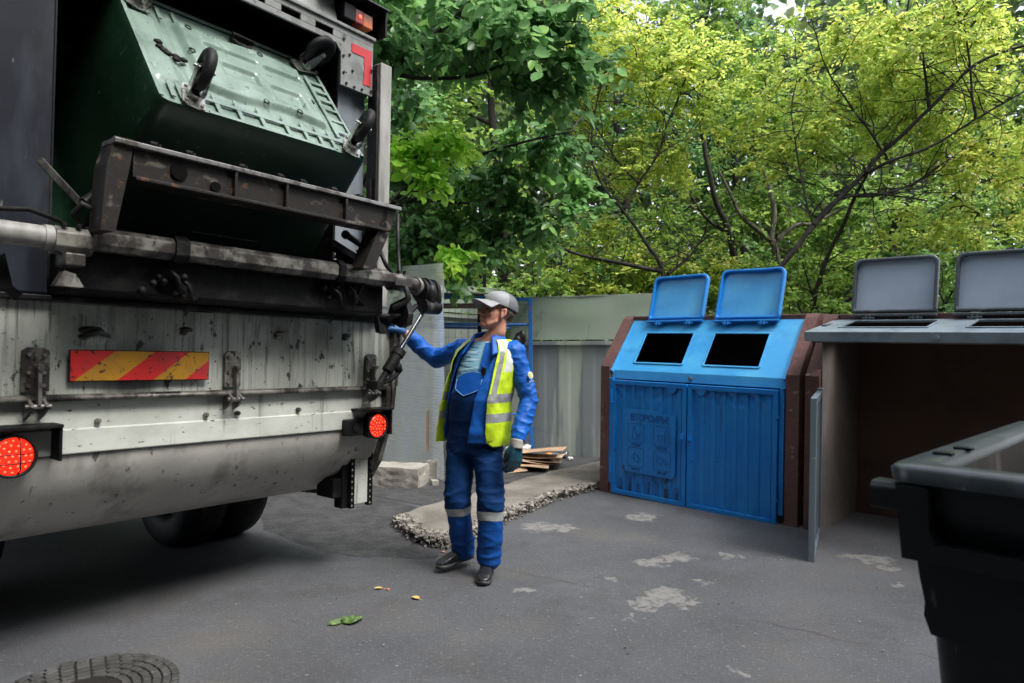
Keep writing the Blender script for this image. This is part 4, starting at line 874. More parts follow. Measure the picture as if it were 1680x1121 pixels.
for k in range(4): line([(x, z-.04+.02*k), (x+.045, z-.04+.02*k)], .0025)
line([(x-.07, z+.01), (x-.06, z-.06), (x-.03, z-.06), (x-.02, z+.01), (x-.07, z+.01)], .003)
x, z = .285, .39; line([(x-.05, z), (x-.02, z+.04), (x+.02, z+.02), (x+.05, z-.02), (x+.03, z-.05), (x-.01, z-.03), (x-.05, z)], .003); line([(x-.02, z+.04), (x-.01, z-.03)], .0025); line([(x+.02, z+.02), (x+.03, z-.05)], .0025)
x, z = .545, .39; line([(x+.035*math.cos(R(a)), z+.035*math.sin(R(a))) for a in range(0, 361, 40)], .003); line([(x+.07+.018*math.cos(R(a)), z-.02+.018*math.sin(R(a))) for a in range(0, 361, 60)], .003); line([(x-.05, z+.06), (x-.02, z+.035)], .003); line([(x+.04, z+.02), (x+.065, z+.0)], .003)
q.build('pictogram_lines', M['letter_shadow'], plate)
for x, z in ((.60, .2), (.145, .26)):
    q = MB(); q.cyl((x, -.022, z+.02), (x, -.035, z+.02), .018); q.bb((x-.006, -.03, z-.01), (x+.006, -.024, z+.05)); q.build('plate_fixing', M['blue_dirty'], d1)
q = MB(); q.prism([(.05, .056), (.76, .056), (.76, .16), (.6, .2), (.45, .18), (.3, .215), (.12, .20), (.05, .27)], 1, -.0035, -.003) if False else None
q = MB()
for k in range(7):
    x = .085+k*.10; 
    q.bb((x, -.0215, .057), (x+.045, -.0195, .17+.03*math.sin(k*2.1)))
q.build('bare_patches', M['blue_dirty'], d1)
# ---- grey one
grey = empty('bin_shelter', mw=SM, label='brown concrete waste shelter with raised grey hood and an open empty bay', cat='bin shelter', group='concrete bin shelters')
gq = MB(); side_wall(1.862, 1.965, .95, 'side_wall', grey, 1.715); side_wall(3.66, 3.76, .95, 'side_wall', grey, 1.715)
q = MB(); q.bb((1.9655, .03, .0), (1.975, .85, 1.6)); q.build('bay_lining', M['bay_concrete'], grey)
q = MB(); q.bb((1.965, .392, 1.65), (3.66, .95, 1.715)); q.build('top_slab', M['brown_concrete'], grey, .01, 2)
q = MB(); q.bb((1.965, .86, -.05), (3.66, .94, 1.65)); q.build('back_wall', M['bay_back'], grey)
q = MB(); q.bb((1.975, -.02, .001), (3.66, .86, .03)); q.build('shelter_floor', M['bay_floor'], grey, .01)
q = MB(); q.prism([(0.02, 1.62), (.39, 1.655), (.39, 1.61), (.02, 1.58)], 0, 1.9655, 2.0); q.build('hood_bracket', M['grey_rim'], grey)
gho, GW = hood(grey, (.40, 1.672), R(9.5), M['grey_hood'], 1.94, 3.66, [(2.12, 2.70, .12, .47), (2.93, 3.5, .12, .47)], .66, .075)
q = MB(); q.prism([GW(0, .66, -.02)[1:], GW(0, .66, -.055)[1:], GW(0, .1, -.05)[1:], GW(0, .1, -.02)[1:]], 0, 1.945, 1.96); q.prism([GW(0, .60, -.05)[1:], GW(0, .60, -.09)[1:], GW(0, .57, -.09)[1:], GW(0, .57, -.05)[1:]], 0, 1.97, 3.64); q.build('hood_frame', M['old_concrete'], gho)
lid(grey, 2.075, 2.66, .36, 1.72, .43, R(8), M['grey_lid'], M['grey_rim'])
lid(grey, 2.77, 3.37, .36, 1.72, .43, R(8), M['grey_lid'], M['grey_rim'])
dr = empty('door', (1.975, -.01, 0)); dr.parent = grey; dr.rotation_euler = (0, 0, -math.atan2(.79, .25))
q = MB(); f = .045
q.bb((0, -.02, .03), (f, .02, 1.12)); q.bb((.83-f, -.02, .03), (.83, .02, 1.12)); q.bb((f, -.02, 1.12-f), (.83-f, .02, 1.12)); q.bb((f, -.02, .03), (.83-f, .02, .03+f)); q.build('door_frame', M['grey_door'], dr, .004)
def cor2(s, t):
    x = f+(.83-2*f)*s; ph = (x/.10) % 1; return (x, -.005+(.011 if .12 < ph < .52 else 0), .03+f+(1.09-2*f)*t)
q = MB(); grid(q, cor2, 120, 6); q.build('door_sheet', M['grey_door'], dr, fixn=False)
for z in (.3, 1.0):
    q = MB(); q.cyl((-.01, -.02, z-.05), (-.01, -.02, z+.05), .01, n=12); q.build('hinge', M['grey_door'], dr)
q = MB(); q.bb((-.05, -.02, 1.125), (.05, .02, 1.135)); q.build('door_catch', M['grey_door'], dr)

# ================================================================== FOREGROUND CONTAINER
e1 = Vector((.735, .678, 0)); CN = Vector((.838, 1.53, 0)); 
FM = Matrix.Identity(4)
xax = Vector((e1.y, -e1.x, 0)); FM = Matrix((xax, e1, Vector((0, 0, 1)))).transposed().to_4x4(); FM.translation = CN
fb = empty('wheeled_container', mw=FM, label='dark grey empty four-wheeled waste container without lid in the right foreground', cat='waste container', group='four-wheeled waste containers')
H_ = 1.172; W1, D1 = .98, 1.30
def rr2(x0, x1, y0, y1, r, z, n=6):
    out = []
    for cx, cy, a0 in ((x1-r, y1-r, 0), (x0+r, y1-r, 90), (x0+r, y0+r, 180), (x1-r, y0+r, 270)):
        for k in range(n+1): a = R(a0+90*k/n); out.append((cx+r*math.cos(a), cy+r*math.sin(a), z))
    return out
q = MB()
loft(q, [rr2(-.0, W1, 0, D1, .05, H_-.036), rr2(-.004, W1, 0, D1, .05, H_-.010), rr2(.006, W1-.006, .008, D1-.008, .045, H_), rr2(.065, W1-.07, .07, D1-.07, .05, H_+.002), rr2(.078, W1-.08, .082, D1-.08, .05, H_-.008), rr2(.08, W1-.08, .085, D1-.08, .05, H_-.05)])
loft(q, [rr2(-.0, W1, 0, D1, .05, H_-.036), rr2(.022, W1-.03, .022, D1-.03, .05, H_-.040)])
M['bin_rim_lit'] = mat('bin_rim_lit', (.022, .029, .035), .3, layers=[((.05, .06, .07), 9, .5, .7, 6), ((.16, .17, .18), (40, 40, 40), .66, .7, 6, .5)], bump=[(.15, 40, .002)])  # lighter copy of the bin plastic, highlight on the rim painted in
rim = q.build('rim', M['bin_rim_lit'], fb)
q = MB(); loft(q, [rr2(.08, W1-.08, .085, D1-.08, .05, H_-.03), rr2(.10, W1-.1, .10, D1-.1, .06, H_-.3), rr2(.16, W1-.16, .14, D1-.16, .08, .25)], cap1=True); q.build('inner_wall', M['bin_inside'], fb)
q = MB(); loft(q, [rr2(.03, W1-.03, .03, D1-.03, .04, H_-.036), rr2(.04, W1-.045, .035, D1-.04, .04, H_-.205), rr2(.062, W1-.085, .05, D1-.07, .05, H_-.215), rr2(.066, W1-.1, .052, D1-.08, .05, H_-.32), rr2(.074, W1-.11, .058, D1-.1, .06, .72), rr2(.10, W1-.14, .08, D1-.14, .08, .30), rr2(.18, W1-.18, .14, D1-.18, .08, .22)], cap1=True); q.build('body', M['bin_dark'], fb)
# front pocket: corner posts and lower ledge standing proud of the body
q = MB(); 
q.prism([(.022, H_-.042), (.085, H_-.042), (.088, H_-.135), (.10, H_-.16), (W1-.13, H_-.16), (W1-.1, H_-.14), (W1-.1, H_-.042), (W1-.012, H_-.042), (W1-.03, H_-.20), (.035, H_-.20)], 1, -.010, .05)
q.build('lifting_pocket', M['bin_dark'], fb, .012, 3)
q = MB()
for zz in (H_-.26, H_-.30, H_-.34, H_-.38, H_-.42): q.bb((.070, .3, zz), (.1, 1.1, zz+.02))
q.prism([(.3, H_-.205), (.050, H_-.205), (.056, H_-.25), (.066, H_-.30), (.064, H_-.33), (.078, H_-.37), (.3, H_-.37)], 1, .040, .09)
q.build('side_ribs', M['bin_dark'], fb, .004)
q = MB(); q.prism([(.02, H_-.105), (.085, H_-.105), (.092, H_-.095), (.092, H_-.058), (.08, H_-.045), (.03, H_-.045), (.015, H_-.058), (.015, H_-.095)], 0, -.04, .05); q.build('trunnion', M['bin_dark'], fb, .004)
for x, y in ((.06, .35), (.05, .22)): 
    q = MB(); q.bb((x-.02, y, H_+.0), (x+.02, y+.03, H_+.008)); q.build('rim_lug', M['bin_dark'], fb, .002)
for x, y in ((.2, .22), (.78, .22), (.2, 1.08), (.78, 1.08)):
    q = MB(); q.cyl((x-.02, y, .1), (x+.02, y, .1), .1, n=28); q.bb((x-.035, y-.03, .1), (x-.025, y+.03, .23)); q.bb((x+.025, y-.03, .1), (x+.035, y+.03, .23)); q.build('castor', M['rubber'], fb, .003)

# ================================================================== FENCE, PANEL, CAGE, SMALL THINGS
# green metal fence beside the blue shelter
def fence_thing(name, p0, p1, h0, h1, label, rail=.70, sheet_h=None):
    o = empty(name, (0, 0, 0), label, 'fence', 'green metal fences'); d_ = (p1-p0); L_ = d_.length; d_.normalize(); nrm = Vector((d_.y, -d_.x, 0))
    if nrm.y > 0: nrm = -nrm
    def at(x, y, z): return p0+d_*x+nrm*y+Vector((0, 0, z))
    def cf(s, t):
        x = L_*s; H0 = h0+(h1-h0)*s; ph = (x/.33) % 1; y = .0035*math.tanh(4*math.sin(ph*2*math.pi))+.006*noise.noise(Vector((x*2, t*3, 1)))
        return at(x, y, (.0+H0*rail*t))
    k = MB(); grid(k, cf, int(L_*90), 10); k.build('corrugated_sheet', M['fence_green'], o, fixn=False)
    k = MB()
    def tf(s, t):
        x = L_*s; H0 = h0+(h1-h0)*s; return at(x, .012+.01*noise.noise(Vector((x*1.5, t*2, 5))), H0*(rail+.03+(1-rail-.03)*t))
    grid(k, tf, 40, 12); k.build('upper_sheet', M['fence_top'], o, fixn=False)
    k = MB(); a, b_ = at(0, .02, h0*rail+.02), at(L_, .02, h1*rail+.02); k.bar(a, b_, .03, .05); a, b_ = at(0, 0, h0), at(L_, 0, h1); k.bar(a, b_, .03, .015); k.build('rail', M['fence_green'], o)
    for x in [i*1.6 for i in range(int(L_/1.6)+1)]:
        k = MB(); k.bar(at(x, -.05, 0), at(x, -.05, h0*.98), .05, .05); k.build('post', M['dark_steel'], o)
    return o
fence_thing('metal_fence', Vector((-.02, 9.12, 0)), Vector((1.80, 8.36, 0)), 2.05, 2.06, 'weathered green corrugated metal fence between the blue cage and the blue shelter')
fence_thing('metal_fence', Vector((-3.6, 10.25, 0)), Vector((-.1, 10.0, 0)), 2.52, 2.24, 'taller green sheet fence behind the blue pipe cage', .8)
# clear ribbed plastic panel with its pole
pa = Vector((-.717, 7.168, 0)); pb = Vector((-1.62, 8.36, 0)); pd = (pb-pa); PL = pd.length; pd.normalize(); pn_ = Vector((pd.y, -pd.x, 0))
if pn_.y > 0: pn_ = -pn_
m = M['plastic'] = mat('ribbed_plastic', (.82, .86, .84), .4, layers=[((.6, .63, .61), (2, 2, 1.5), .45, .7, 6), ((.4, .33, .27), (1.5, 1.5, 3), .6, .75, 6, .6), ((.75, .77, .76), 20, .68, .71, 5, .7)], bump=[(.2, 5, .02)])
n = m.node_tree; tr_ = n.nodes.new('ShaderNodeBsdfTransparent'); tl_ = n.nodes.new('ShaderNodeBsdfTranslucent'); tl_.inputs[0].default_value = (.85, .9, .88, 1)
mx1 = n.nodes.new('ShaderNodeMixShader'); mx1.inputs[0].default_value = .45; mx2 = n.nodes.new('ShaderNodeMixShader'); mx2.inputs[0].default_value = .3
b = n.nodes['Principled BSDF']; n.links.new(b.outputs[0], mx1.inputs[1]); n.links.new(tl_.outputs[0], mx1.inputs[2]); n.links.new(mx1.outputs[0], mx2.inputs[1]); n.links.new(tr_.outputs[0], mx2.inputs[2]); n.links.new(mx2.outputs[0], n.nodes['Material Output'].inputs[0])
panel = empty('plastic_screen', (0, 0, 0), 'translucent ribbed plastic sheet screen standing between truck and blue cage', 'screen')
def pf_(s, t):
    p = pa+pd*(PL*s-.01*math.sin(t*30)*(s < .02))+pn_*(.0018*math.sin(t*2*math.pi*75)+.006*noise.noise(Vector((s*2, t*1.2, 2)))); top = 2.285+.075*s
    return (p.x, p.y, .01+top*t)
k = MB(); grid(k, pf_, 12, 620); k.build('sheet', M['plastic'], panel, fixn=False)
k = MB(); g0 = pa+pd*.16-pn_*.05; k.tube([g0+Vector((.0, .05, 0)), g0+Vector((.0, .05, 1.9))], .03, 12); k.build('pole', M['blue_pipe'], panel)
k = MB(); g0 = pa+pd*.30+pn_*.02; k.bar(g0+Vector((0, 0, .28)), g0+Vector((0, 0, .72)), .025, .02); k.build('batten', M['wood'], panel)
# blue pipe cage
cage = empty('pipe_cage', (0, 0, 0), 'blue steel pipe cage with wire mesh sides and a plywood roof', 'cage')
x0, x1, y0, y1, zt_ = -1.35, .285, 8.72, 9.75, 2.03
def pipe(a, b_, name='pipe', r=.02, m_=None): k = MB(); k.tube([a, b_], r, 8); return k.build(name, m_ or M['blue_pipe'], cage)
k = MB(); k.bar((x1-.03, y0, .01), (x1-.055, y0, zt_), .05, .05); k.build('corner_post', M['blue_pipe'], cage, .004)
k = MB(); k.bar((x0, y0, .01), (x0, y0, zt_+.02), .05, .05); k.build('corner_post', M['blue_pipe'], cage, .004)
for x in (x0, x1-.04): k = MB(); k.bar((x, y1, .01), (x, y1, zt_-.05), .05, .05); k.build('corner_post', M['blue_pipe'], cage)
k = MB(); k.bar((x0, y0, zt_+.04), (x1-.03, y0, zt_-.02), .035, .045); k.build('top_bar', M['blue_pipe'], cage)
k = MB(); k.bar((x1-.05, y0, zt_-.02), (x1-.04, y1, zt_-.05), .035, .045); k.build('top_bar', M['blue_pipe'], cage)
pipe((x0, y0, 1.70), (x1-.05, y0, 1.69), 'mid_bar'); pipe((x0, y1, 1.69), (x1-.05, y1, 1.66), 'mid_bar'); pipe((x0, y0, .55), (x1-.05, y0, .55), 'low_bar', .012)
k = MB(); k.bar((-.42, y0+.1, .0), (-.42, y0+.1, 2.0), .05, .05); k.build('inner_post', M['black_grime'], cage)
k = MB(); k.prism([(x0, y0+.02), (-.28, y0+.02), (-.34, y1), (x0, y1)], 2, 1.95, 1.965); k.prism([(x0+.1, y0), (-.35, y0-.02), (-.4, y1-.3), (x0+.1, y1-.3)], 2, 2.062, 2.07); k.build('roof_board', M['plywood'], cage)
k = MB(); k.prism([(-1.1, 8.7), (-.45, 8.68), (-.3, 8.75), (-.5, 9.2), (-1.1, 9.2)], 2, 2.085, 2.10); k.build('roof_cover', M['white_litter'], cage)
k = MB()
for i in range(19): x = x0+.09*i; k.bar((x, y1-.02, .05), (x, y1-.02, 1.95), .004, .004)
for i in range(12): z = .1+.16*i; k.bar((x0, y1-.02, z), (x1-.05, y1-.02, z), .004, .004)
for i in range(11): y = y0+.1*i; k.bar((x1-.05, y, .05), (x1-.05, y, 1.95), .004, .004)
for i in range(12): z = .1+.16*i; k.bar((x1-.05, y0, z), (x1-.05, y1, z), .004, .004)
for i in range(9): x = -.55+.09*i; k.bar((x, y0+.03, 1.02), (x, y0+.03, 1.95), .003, .003)
for i in range(7): z = 1.05+.15*i; k.bar((-.55, y0+.03, z), (x1-.05, y0+.03, z), .003, .003)
k.build('wire_mesh', M['wire'], cage)
k = MB(); k.sphere((0, 0, 0), (.075, .05, .10), 14); k.sphere((-.03, -.02, -.03), (.06, .045, .09), 12); k.sphere((.03, -.01, .03), (.05, .04, .09), 12); bg_ = k.build('refuse_bag', M['black_bag'], loc=(.10, 8.62, 1.50)); tag(bg_, 'small black plastic bag hanging on the blue cage behind the worker', 'bag')
# cardboard pile
cb = random.Random(4)
cards = [(.19, 7.95, .05, .5, .62, 'flattened brown cardboard lowest in the pile behind the worker'), (.27, 8.02, .09, .62, .5, 'wide flattened cardboard sheet second from the bottom of the pile'), (.22, 7.98, .125, .55, .5, 'creased pale cardboard sheet in the middle of the pile'), (.32, 8.0, .155, .6, .42, 'long pale cardboard sheet just under the top of the pile'), (.27, 8.03, .19, .66, .5, 'broad pinkish cardboard sheet on top of the pile')]
for i, (x, y, z, a, b_, lb) in enumerate(cards):
    k = MB()
    def cf2(s, t): return ((s-.5)*a, (t-.5)*b_, .018*math.sin(s*4+i)+.012*math.sin(t*5+i*2))
    grid(k, cf2, 14, 10); o = k.build('cardboard_sheet', M['card'], None, loc=(x, y, z), fixn=False); o.rotation_euler = (cb.uniform(-.06, .06), cb.uniform(-.05, .12), cb.uniform(-.5, .5))
    so = o.modifiers.new('s', 'SOLIDIFY'); so.thickness = .007; tag(o, lb, 'cardboard', 'cardboard sheets in the pile')
k = MB(); k.prism([(-.13, -.02), (.12, 0), (.10, .1), (-.08, .12)], 1, -.003, .003); o = k.build('cardboard_flap', M['card'], None, loc=(.06, 7.62, .02)); o.rotation_euler = (R(-50), 0, R(12)); tag(o, 'torn brown cardboard flap leaning against the front of the pile', 'cardboard')
k = MB(); k.sphere((0, 0, .06), (.28, .22, .08), 18); o = k.build('refuse_sack', M['black_bag'], None, loc=(.22, 7.95, -.01)); tag(o, 'flattened black sack squashed under the cardboard pile', 'bag')
def litter(name, loc, m_, lb, cat, shape='cup', s=1, rz=0):
    k = MB()
    if shape == 'cup': k.cyl((-.05*s, 0, .03*s), (.05*s, 0, .035*s), .028*s, .036*s, n=18); k.ring((.05*s, 0, .035*s), (1, 0, .1), .038*s, .032*s, .006)
    elif shape == 'bottle':
        k.cyl((-.09*s, 0, .035*s), (.04*s, 0, .035*s), .034*s, n=16); k.cyl((.04*s, 0, .035*s), (.09*s, 0, .035*s), .034*s, .013*s, n=16); k.cyl((.09*s, 0, .035*s), (.12*s, 0, .035*s), .014*s, n=12)
    else:
        for j in range(7): k.sphere((random.gauss(0, .03)*s, random.gauss(0, .03)*s, .02*s+random.random()*.03), (.035*s, .03*s, .02*s), 8)
    o = k.build(name, m_, None, loc=loc); o.rotation_euler = (0, 0, rz); tag(o, lb, cat)
litter('paper_cup', (.43, 8.55, 0), M['orange_litter'], 'crushed orange paper cup lying by the foot of the blue post', 'cup', 'cup', 1.2, .6)
litter('tin_can', (.53, 8.45, 0), M['white_litter'], 'open white tin can lying on its side in front of the fence', 'can', 'cup', 1.3, -.9)
litter('tin_can', (.64, 8.62, 0), M['zinc'], 'dull metal tin can lying furthest right against the fence', 'can', 'cup', 1.3, -.5)
litter('plastic_bottle', (.18, 8.55, .1), M['white_litter'], 'white plastic bottle lying on litter left of the blue post', 'bottle', 'bottle', 1.2, 1.2)
litter('crumpled_paper', (.06, 8.5, .1), M['white_litter'], 'crumpled white paper heap between the cardboard and the blue cage', 'paper', 'heap', 1.6)
litter('crumpled_paper', (.74, 8.45, 0), M['white_litter'], 'small scrap of white paper on the ground before the fence', 'paper', 'heap', .6)
# concrete block and broken pieces
def rock(name, loc, size, m_, lb, cat, rz=0, jag=.02, sub=3, grp=None):
    bm = bmesh.new(); bmesh.ops.create_cube(bm, size=1); bmesh.ops.subdivide_edges(bm, edges=bm.edges[:], cuts=sub*2, use_grid_fill=True)
    for v in bm.verts:
        c = Vector((v.co.x*size[0], v.co.y*size[1], v.co.z*size[2])); f = noise.noise(c*6+Vector(loc)); g_ = noise.noise(c*18+Vector(loc)*2)
        rr_ = max(abs(v.co.x), abs(v.co.y))+abs(v.co.z); 
        c *= 1-.10*max(0, (abs(v.co.x)+abs(v.co.y)+abs(v.co.z)-1.15)); v.co = c+v.co.normalized()*(f*jag+g_*jag*.4)+Vector((0, 0, size[2]/2))
    me = bpy.data.meshes.new(name); bm.to_mesh(me); bm.free(); me.materials.append(m_)
    o = bpy.data.objects.new(name, me); col.objects.link(o); o.location = loc; o.rotation_euler = (0, 0, rz); tag(o, lb, cat, grp); return o
rock('concrete_block', (-1.20, 7.02, 0), (.62, .34, .20), M['concrete'], 'long pale broken concrete block lying left of the worker by the plastic screen', 'concrete block', R(-12), .02, 5)
rock('concrete_chunk', (-.86, 7.3, 0), (.13, .06, .2), M['concrete'], 'upright grey stone slab fragment leaning on the plastic screen', 'stone', R(10), .03, 3)
rock('concrete_chunk', (-.79, 6.98, 0), (.07, .07, .05), M['concrete'], 'small pale concrete chunk right of the long concrete block', 'stone', .4, .015, 2)
# worn-through patch of leaves, manhole
mh = empty('manhole_cover', (-1.76, 2.79, .004), 'round manhole cover ringed by cobbles in the dark lower left corner', 'manhole cover')
k = MB()
for r_, n_ in ((.16, 17), (.198, 21), (.236, 25), (.274, 29), (.312, 33), (.345, 37)):
    for i in range(n_):
        a = 2*math.pi*(i+(r_*10 % 1))/n_; wd = 2*math.pi*r_/n_*.84
        k.box((r_*math.cos(a), r_*math.sin(a), .004+random.random()*.003), (.031, wd, .014), Matrix.Rotation(a, 3, 'Z'))
k.build('cobble_ring', M['cobble'], mh, .004, 2)
k = MB(); k.cyl((0, 0, -.004), (0, 0, .004), .36, n=48, smooth=False); k.cyl((0, 0, .004), (0, 0, .009), .135, n=40, smooth=False)
for i in range(5):
    for j in range(5):
        if abs(i-2)+abs(j-2) < 4: k.bb((-.09+.04*i, -.09+.04*j, .009), (-.07+.04*i, -.07+.04*j, .012))
k.build('iron_lid', M['cast_iron'], mh)
def fallen_leaf(p, s, m_, lb, rz, curl=.25):
    k = MB(); 
    def f(a, b_):
        t = b_; wd = math.sin(math.pi*min(1, t*.97+.03))**.7*.55*(1+.08*math.sin(t*30)); x = (a-.5)*2*wd*s*.7; y = (t-.5)*s*1.3
        return (x, y, s*(.06+curl*(a-.5)**2*1.6+.12*math.sin(t*3)))
    grid(k, f, 8, 10); k.tube([(0, -s*.65, s*.07), (s*.05, -s*.9, s*.05), (s*.1, -s*1.1, s*.02)], .0012, 5)
    o = k.build('fallen_leaf', m_, None, loc=(p.x, p.y, .001), fixn=False); o.rotation_euler = (0, 0, rz); tag(o, lb, 'leaf', 'fallen leaves on the asphalt'); return o
fallen_leaf(G(682, 983), .045, M['yellow_leaf'], 'single pale yellow fallen leaf nearest the worker on the asphalt', 1.0)
fallen_leaf(G(621, 967), .038, M['yellow_leaf'], 'yellow fallen leaf touching a smaller brown one on the asphalt', 1.7)
fallen_leaf(G(637, 968), .028, M['brown_leaf'], 'small brown fallen leaf right beside a yellow one', .3)
fallen_leaf(G(727, 907), .03, M['brown_leaf'], 'small brown leaf at the tip of the rubble by the boot', .9)
tw = empty('leaf_sprig', tuple(G(568, 1024)), 'crumpled green leafy sprig lying nearest the camera on dark asphalt', 'leaf')
k = MB(); grid(k, lambda a, b_: ((a-.5)*.085*math.sin(math.pi*(b_*.9+.06)), (b_-.5)*.10, .018+.02*math.sin(a*6)*math.cos(b_*4)), 12, 12); lf = k.build('leaf', M['green_leaf'], tw, fixn=False); lf.location = (.025, .02, 0); lf.rotation_euler = (0, .1, -1.3)
k = MB(); grid(k, lambda a, b_: ((a-.5)*.05*math.sin(math.pi*(b_*.9+.06)), (b_-.5)*.08, .012+.012*math.sin(a*6)), 8, 8); lf = k.build('leaf', M['green_leaf'], tw, fixn=False); lf.location = (-.05, .0, 0); lf.rotation_euler = (0, 0, -1.0)
k = MB(); k.tube([(-.09, -.03, .004), (-.04, .01, .014), (.0, .02, .012)], .002, 6); k.build('stem', M['green_leaf'], tw)

# ================================================================== TREES
def leaf_mesh(name, pos, d, nr, size, wide, m_, parent):
    N = len(pos); d = d/np.linalg.norm(d, axis=1, keepdims=True); sd_ = np.cross(d, nr); sd_ /= np.linalg.norm(sd_, axis=1, keepdims=True)+1e-9; nn = np.cross(sd_, d)
    tpl = np.array([(0, 0, 0), (.36, .10, .08), (.5, .40, .10), (.33, .74, .06), (0, 1, -.06), (-.33, .74, .06), (-.5, .40, .10), (-.36, .10, .08)])
    s = size[:, None, None]; t = tpl[None]
    curl = rng.uniform(.2, 2.2, (N, 1, 1))
    V = pos[:, None, :]+s*(t[..., 0:1]*wide*sd_[:, None, :]+t[..., 1:2]*d[:, None, :]+t[..., 2:3]*curl*nn[:, None, :])
    V = V.reshape(-1, 3); me = bpy.data.meshes.new(name); me.vertices.add(N*8); me.vertices.foreach_set('co', V.ravel().astype(np.float32))
    F = (np.arange(N)[:, None]*8+np.array([0, 1, 2, 3, 4, 0, 4, 5, 6, 7])[None]).ravel()
    me.loops.add(N*10); me.loops.foreach_set('vertex_index', F.astype(np.int32)); me.polygons.add(N*2)
    me.polygons.foreach_set('loop_start', np.arange(0, N*10, 5, dtype=np.int32)); me.polygons.foreach_set('loop_total', np.full(N*2, 5, dtype=np.int32))
    me.update(calc_edges=True); me.materials.append(m_); o = bpy.data.objects.new(name, me); col.objects.link(o); o.parent = parent; return o
def sample_poly(pts, n=12):
    pts = [Vector(p) for p in pts]; out = []
    for i in range(len(pts)-1):
        p0 = pts[max(0, i-1)]; p1 = pts[i]; p2 = pts[i+1]; p3 = pts[min(len(pts)-1, i+2)]
        for k in range(n):
            t = k/n; out.append(.5*((2*p1)+(p2-p0)*t+(2*p0-5*p1+4*p2-p3)*t*t+(3*p1-p0-3*p2+p3)*t**3))
    out.append(pts[-1]); return out
def tree(name, label, base, limbs, blobs, leaf, lmat, bark='bark', per=(6, 12), twl=.5, wide=.62, droop=.3, grp=None, extra=0, jit=.04, flat=.55):
    base = Vector(base); t = empty(name, base, label, 'tree', grp)
    tb = MB(); anchors = []
    for (pts, r0, r1) in limbs:
        pp = sample_poly([Vector(p)-base for p in pts], 7)
        pp = [p+Vector((noise.noise(p*1.7), noise.noise(p*1.7+Vector((5, 0, 0))), 0))*jit*(1 if i else 0) for i, p in enumerate(pp)]
        n_ = len(pp); tb.tube(pp, [r0+(r1-r0)*(i/(n_-1))**.8 for i in range(n_)], 9); anchors += pp[3:]
        for q in range(extra):       # bare side twigs
            i = random.randrange(2, n_-1); p = pp[i]; dv = Vector((random.gauss(0, 1), random.gauss(0, .5), random.uniform(-.3, 1.2))).normalized(); L_ = random.uniform(.4, 1.3)
            path = [p]
            for k in range(6): dv = (dv+Vector((random.gauss(0, .25), random.gauss(0, .25), random.gauss(0, .2)))).normalized(); path.append(path[-1]+dv*L_/6)
            tb.tube(path, [.009*(1-k/8) for k in range(7)], 4); anchors.append(path[-1])
    tb.build('trunk', M[bark], t)
    A = np.array([tuple(a) for a in anchors]); tw_ = MB(); P_, D_, N_ = [], [], []
    for (c, r_, ncl) in blobs:
        c = np.array(c)-np.array(base)
        for _ in range(ncl):
            while True:
                q = rng.uniform(-1, 1, 3)
                if np.dot(q, q) < 1: break
            q = q*(.55+.45*rng.random()) if rng.random() < .4 else q
            cc = c+q*np.array(r_)
            a = A[np.argmin(((A-cc)**2).sum(1)+rng.random(len(A))*.25)]
            a = Vector(a); e_ = Vector(cc); dv = e_-a
            if .12 < dv.length < 1.5 and random.random() < .75:
                mid = a.lerp(e_, .5)+Vector((random.gauss(0, .08), random.gauss(0, .08), .10*dv.length+random.gauss(0, .05))); 
                r0 = min(.03, .007+.007*dv.length); tw_.tube([a, a.lerp(mid, .5)+Vector((random.gauss(0, .04), random.gauss(0, .04), random.gauss(0, .04))), mid, mid.lerp(e_, .5)+Vector((random.gauss(0, .04), random.gauss(0, .04), random.gauss(0, .04))), e_], [r0, r0*.8, r0*.6, r0*.45, .003], 5, cap=False)
                A = np.vstack([A, np.array([tuple(mid), tuple(e_)])])
            out = dv.normalized() if dv.length > .01 else Vector((0, 0, 1))
            for k in range(per[0]):
                dd = Vector((random.gauss(0, 1), random.gauss(0, 1), random.gauss(0, .5)-.05))+out*.8; dd.normalize(); L_ = twl*random.uniform(.5, 1.25)
                st = e_-dd*L_*.25; en = st+dd*L_+Vector((0, 0, -droop*L_*.5))
                if k < 3: tw_.tube([st, st.lerp(en, .5)+Vector((0, 0, .02)), en], [.0035, .003, .0015], 3, cap=False)
                m2 = per[1]; ts = (np.arange(m2)+.5)/m2
                pos = np.array(st)[None]+(np.array(en-st))[None]*ts[:, None]; sgn = np.where(np.arange(m2) % 2, 1., -1.)[:, None]
                dn = np.array(dd); sv = np.cross(dn, [0, 0, 1.]); sv /= np.linalg.norm(sv)+1e-6
                ld = dn[None]*.6+sgn*sv[None]+rng.normal(0, .35, (m2, 3)); ld[:, 2] -= droop*rng.uniform(.2, 1.4, m2)
                nm = np.array([0, 0, 1.])[None]+rng.normal(0, flat, (m2, 3)); P_.append(pos+rng.normal(0, .015, (m2, 3))); D_.append(ld); N_.append(nm)
    tw_.build('twigs', M[bark], t, fixn=False)
    P_ = np.concatenate(P_); D_ = np.concatenate(D_); N_ = np.concatenate(N_); sz = leaf*rng.uniform(.55, 1.25, len(P_))
    leaf_mesh('crown', P_, D_, N_, sz, wide*rng.uniform(.85, 1.15, (len(P_), 1, 1)), M[lmat], t); return t
TG = 'trees behind the yard'
